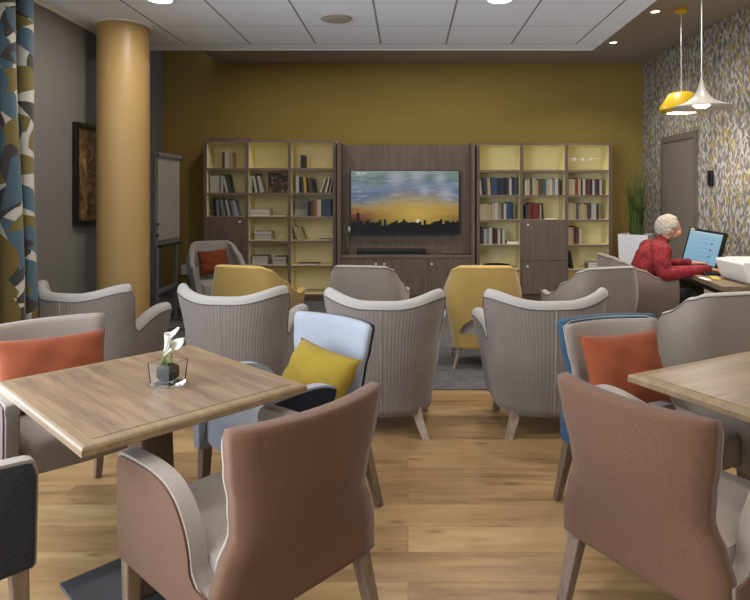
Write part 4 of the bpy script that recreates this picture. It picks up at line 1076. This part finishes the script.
hipc = S.chain([((.02, 0, .64), (.09, .08)), ((.06, 0, .76), (.09, .08)), ((.11, 0, .87), (.09, .08)), ((.16, 0, .96), (.07, .06))], pel)
neck = S.chain([((.205, 0, 1.03), (.05, .05)), ((.245, 0, 1.075), (.052, .05))], hipc)
headv = S.chain([((.275, 0, 1.125), (.078, .068)), ((.28, 0, 1.175), (.088, .075)), ((.275, 0, 1.215), (.065, .06))], neck)
for s in (-1, 1):
    kn_ = S.chain([((.05, s * .09, .53), .085), ((.40, s * .11, .53), .062), ((.43, s * .11, .47), .058), ((.42, s * .11, .28), .048), ((.40, s * .11, .09), .036), ((.43, s * .11, .04), .034), ((.54, s * .11, .028), .026)], pel)
# near (right, -y) arm resting on the desk; far arm bent up to the keys
w1 = (.50, -.30, .80); w2 = (.50, .02, .82)
a1 = S.chain([((.15, -.15, .945), .058), ((.12, -.20, .86), .050), ((.14, -.25, .76), .042), ((.33, -.29, .785), .034), (w1, .024)], hipc)
hand(S, a1, w1, (.9, .35, -.06), -1, .5)
a2 = S.chain([((.16, .15, .945), .058), ((.17, .20, .86), .050), ((.24, .20, .78), .042), ((.38, .11, .80), .034), (w2, .024)], hipc)
hand(S, a2, w2, (1, -.15, .05), 1, .7)
bodym = skin_mesh(S.v, S.e, S.r, 0, 2)
def blob_into(b, c, r, rot=0):
    k = bmesh.ops.create_icosphere(b, subdivisions=3, radius=1)['verts']
    for q in k: q.co = Vector((q.co.x * r[0], q.co.y * r[1], q.co.z * r[2]))
    if rot: bmesh.ops.rotate(b, cent=(0, 0, 0), matrix=Matrix.Rotation(rot, 3, 'Y'), verts=k)
    bmesh.ops.translate(b, vec=c, verts=k)
HT = .22
for c_, r_ in (((.270, 0, 1.165), (.098, .078, .098)), ((.318, 0, 1.105), (.050, .052, .058)), ((.350, 0, 1.075), (.024, .026, .018)), ((.372, 0, 1.128), (.018, .012, .024)), ((.363, 0, 1.142), (.012, .010, .024)),
               ((.350, .033, 1.105), (.022, .020, .022)), ((.350, -.033, 1.105), (.022, .020, .022)), ((.36, 0, 1.098), (.010, .022, .005)), ((.358, 0, 1.089), (.010, .020, .005)),
               ((.350, .03, 1.172), (.014, .024, .008)), ((.350, -.03, 1.172), (.014, .024, .008)), ((.268, .078, 1.13), (.016, .008, .03)), ((.268, -.078, 1.13), (.016, .008, .03))):
    blob_into(bodym, c_, r_)
def remesh(b, vox):
    me = bpy.data.meshes.new('tmp'); b.to_mesh(me); b.free(); o = bpy.data.objects.new('tmp', me); COL.objects.link(o)
    m_ = o.modifiers.new('r', 'REMESH'); m_.mode = 'VOXEL'; m_.voxel_size = vox; m2 = o.modifiers.new('s', 'SMOOTH'); m2.iterations = 3; m2.factor = .5
    ev = o.evaluated_get(bpy.context.evaluated_depsgraph_get()); res = bpy.data.meshes.new_from_object(ev); bpy.data.objects.remove(o)
    r = bmesh.new(); r.from_mesh(res); return r
obj('body', remesh(bodym, .0045), 'skin', pe, smooth='all')
# clothes
def capsules(sk):
    b = bmesh.new()
    for i, j in sk.e:
        p, q = Vector(sk.v[i]), Vector(sk.v[j]); ra, rb = [(r_, r_) if not isinstance(r_, tuple) else r_ for r_ in (sk.r[i], sk.r[j])]
        n_ = max(2, int((q - p).length / .018))
        for k in range(n_ + 1):
            t_ = k / n_; c_ = p.lerp(q, t_); rx = ra[1] + (rb[1] - ra[1]) * t_; ry = ra[0] + (rb[0] - ra[0]) * t_
            m_ = min(rx, ry); blob_into(b, c_, (rx, ry, m_))
    return b
J = Sk()
r0 = J.add((0, 0, .53), (.165, .15))
c0_ = J.chain([((.02, 0, .64), (.16, .13)), ((.055, 0, .76), (.165, .13)), ((.10, 0, .87), (.17, .13)), ((.155, 0, .955), (.13, .09))], r0)
J.chain([((.195, 0, 1.015), (.062, .06)), ((.215, 0, 1.035), (.06, .058))], c0_)
J.chain([((.14, -.165, .945), .088), ((.115, -.205, .86), .08), ((.135, -.25, .755), .07), ((.32, -.295, .785), .052), ((.475, -.30, .803), .042)], c0_)
J.chain([((.15, .165, .945), .088), ((.165, .205, .86), .08), ((.235, .205, .775), .07), ((.37, .12, .80), .05), ((.465, .04, .825), .04)], c0_)
obj('jacket', remesh(capsules(J), .008), 'jacket', pe, smooth='all')
T_ = Sk(); r0 = T_.add((.0, 0, .535), (.16, .14))
for s in (-1, 1): T_.chain([((.06, s * .095, .535), .095), ((.40, s * .11, .535), .074), ((.435, s * .11, .47), .07), ((.425, s * .11, .28), .062), ((.405, s * .11, .10), .056)], r0)
obj('trousers', remesh(capsules(T_), .008), 'trousers', pe, smooth='all')
for s in (-1, 1): obj('shoe', box((.46, s * .11, .035), (.26, .095, .068), .03, seg=4), 'black', pe, smooth='all')
# face details
for s in (-1, 1):
    b = bmesh.new(); bmesh.ops.create_icosphere(b, subdivisions=2, radius=.011); bmesh.ops.translate(b, vec=(.352, s * .03, 1.155), verts=b.verts[:])
    obj('eye', b, 'white_gloss', pe, smooth='all')
    b = bmesh.new(); bmesh.ops.create_icosphere(b, subdivisions=2, radius=.005); bmesh.ops.translate(b, vec=(.3615, s * .03, 1.154), verts=b.verts[:])
    obj('pupil', b, 'black', pe, smooth='all')
obj('mouth', tube([(.356, -.02, 1.093), (.366, 0, 1.094), (.356, .02, 1.093)], .003, 6), 'rose', pe, smooth='all')
# short hair: a cap of many soft locks over the skull, open at the face
b = bmesh.new(); bmesh.ops.create_icosphere(b, subdivisions=5, radius=1)
dl = [f for f in b.faces if (lambda c_: (c_.x > .45 and c_.z < .62) or (c_.z < -.12 and c_.x > -.12) or c_.z < -.66)(f.calc_center_median())]
bmesh.ops.delete(b, geom=dl, context='FACES')
from mathutils import noise as mn
for q in b.verts:
    c_ = q.co.copy(); nz = mn.noise(Vector((c_.x * 4, c_.y * 7, c_.z * 4))) * .10 + mn.noise(c_ * 14) * .06
    k_ = 1.0 + nz + .03
    q.co = Vector((.262 + c_.x * .108 * k_, c_.y * .092 * k_, 1.162 + c_.z * .108 * k_))
hr = obj('hair', b, 'hair', pe, smooth='all'); hr.modifiers.new('t', 'SOLIDIFY').thickness = .012

# ------------------------------------------------------------------ LIGHT, WORLD, CAMERA
w = bpy.data.worlds.new('World'); sc.world = w; w.use_nodes = True
bg = w.node_tree.nodes['Background']; bg.inputs[0].default_value = (.75, .86, 1, 1); bg.inputs[1].default_value = 1.0
area(XL - .25, (WY0 + WY1) / 2, (WZ0 + WZ1) / 2, WY1 - WY0, 500, (.78, .88, 1), (0, -PI / 2, 0), 'RECTANGLE', WZ1 - WZ0).name = 'daylight'
dl_ = bpy.data.objects['daylight']; dl_.data.size, dl_.data.size_y = WZ1 - WZ0, WY1 - WY0

a2_ = area(-.05, YF - .2, 1.45, 3.0, 22, (.8, .9, 1), (PI / 2, 0, 0), 'RECTANGLE', 2.0); a2_.name = 'rear_fill'  # added fill behind the camera, lifting the ceiling with cool light
cam = bpy.data.cameras.new('camera'); co_ = bpy.data.objects.new('camera', cam); COL.objects.link(co_); sc.camera = co_
co_.location = (0, 0, CAMZ); co_.rotation_euler = (PI / 2, 0, 0)
cam.sensor_width = 36; cam.lens = F / 750 * 36; cam.shift_x = -33 / 750; cam.shift_y = -106 / 750; cam.clip_start = .05
sc.view_settings.view_transform = 'Standard'; sc.view_settings.look = 'None'; sc.view_settings.gamma = 1; sc.view_settings.use_curve_mapping = False
sc.view_settings.exposure = -0.22
sc.cycles.use_denoising = True; sc.cycles.max_bounces = 8; sc.cycles.diffuse_bounces = 5
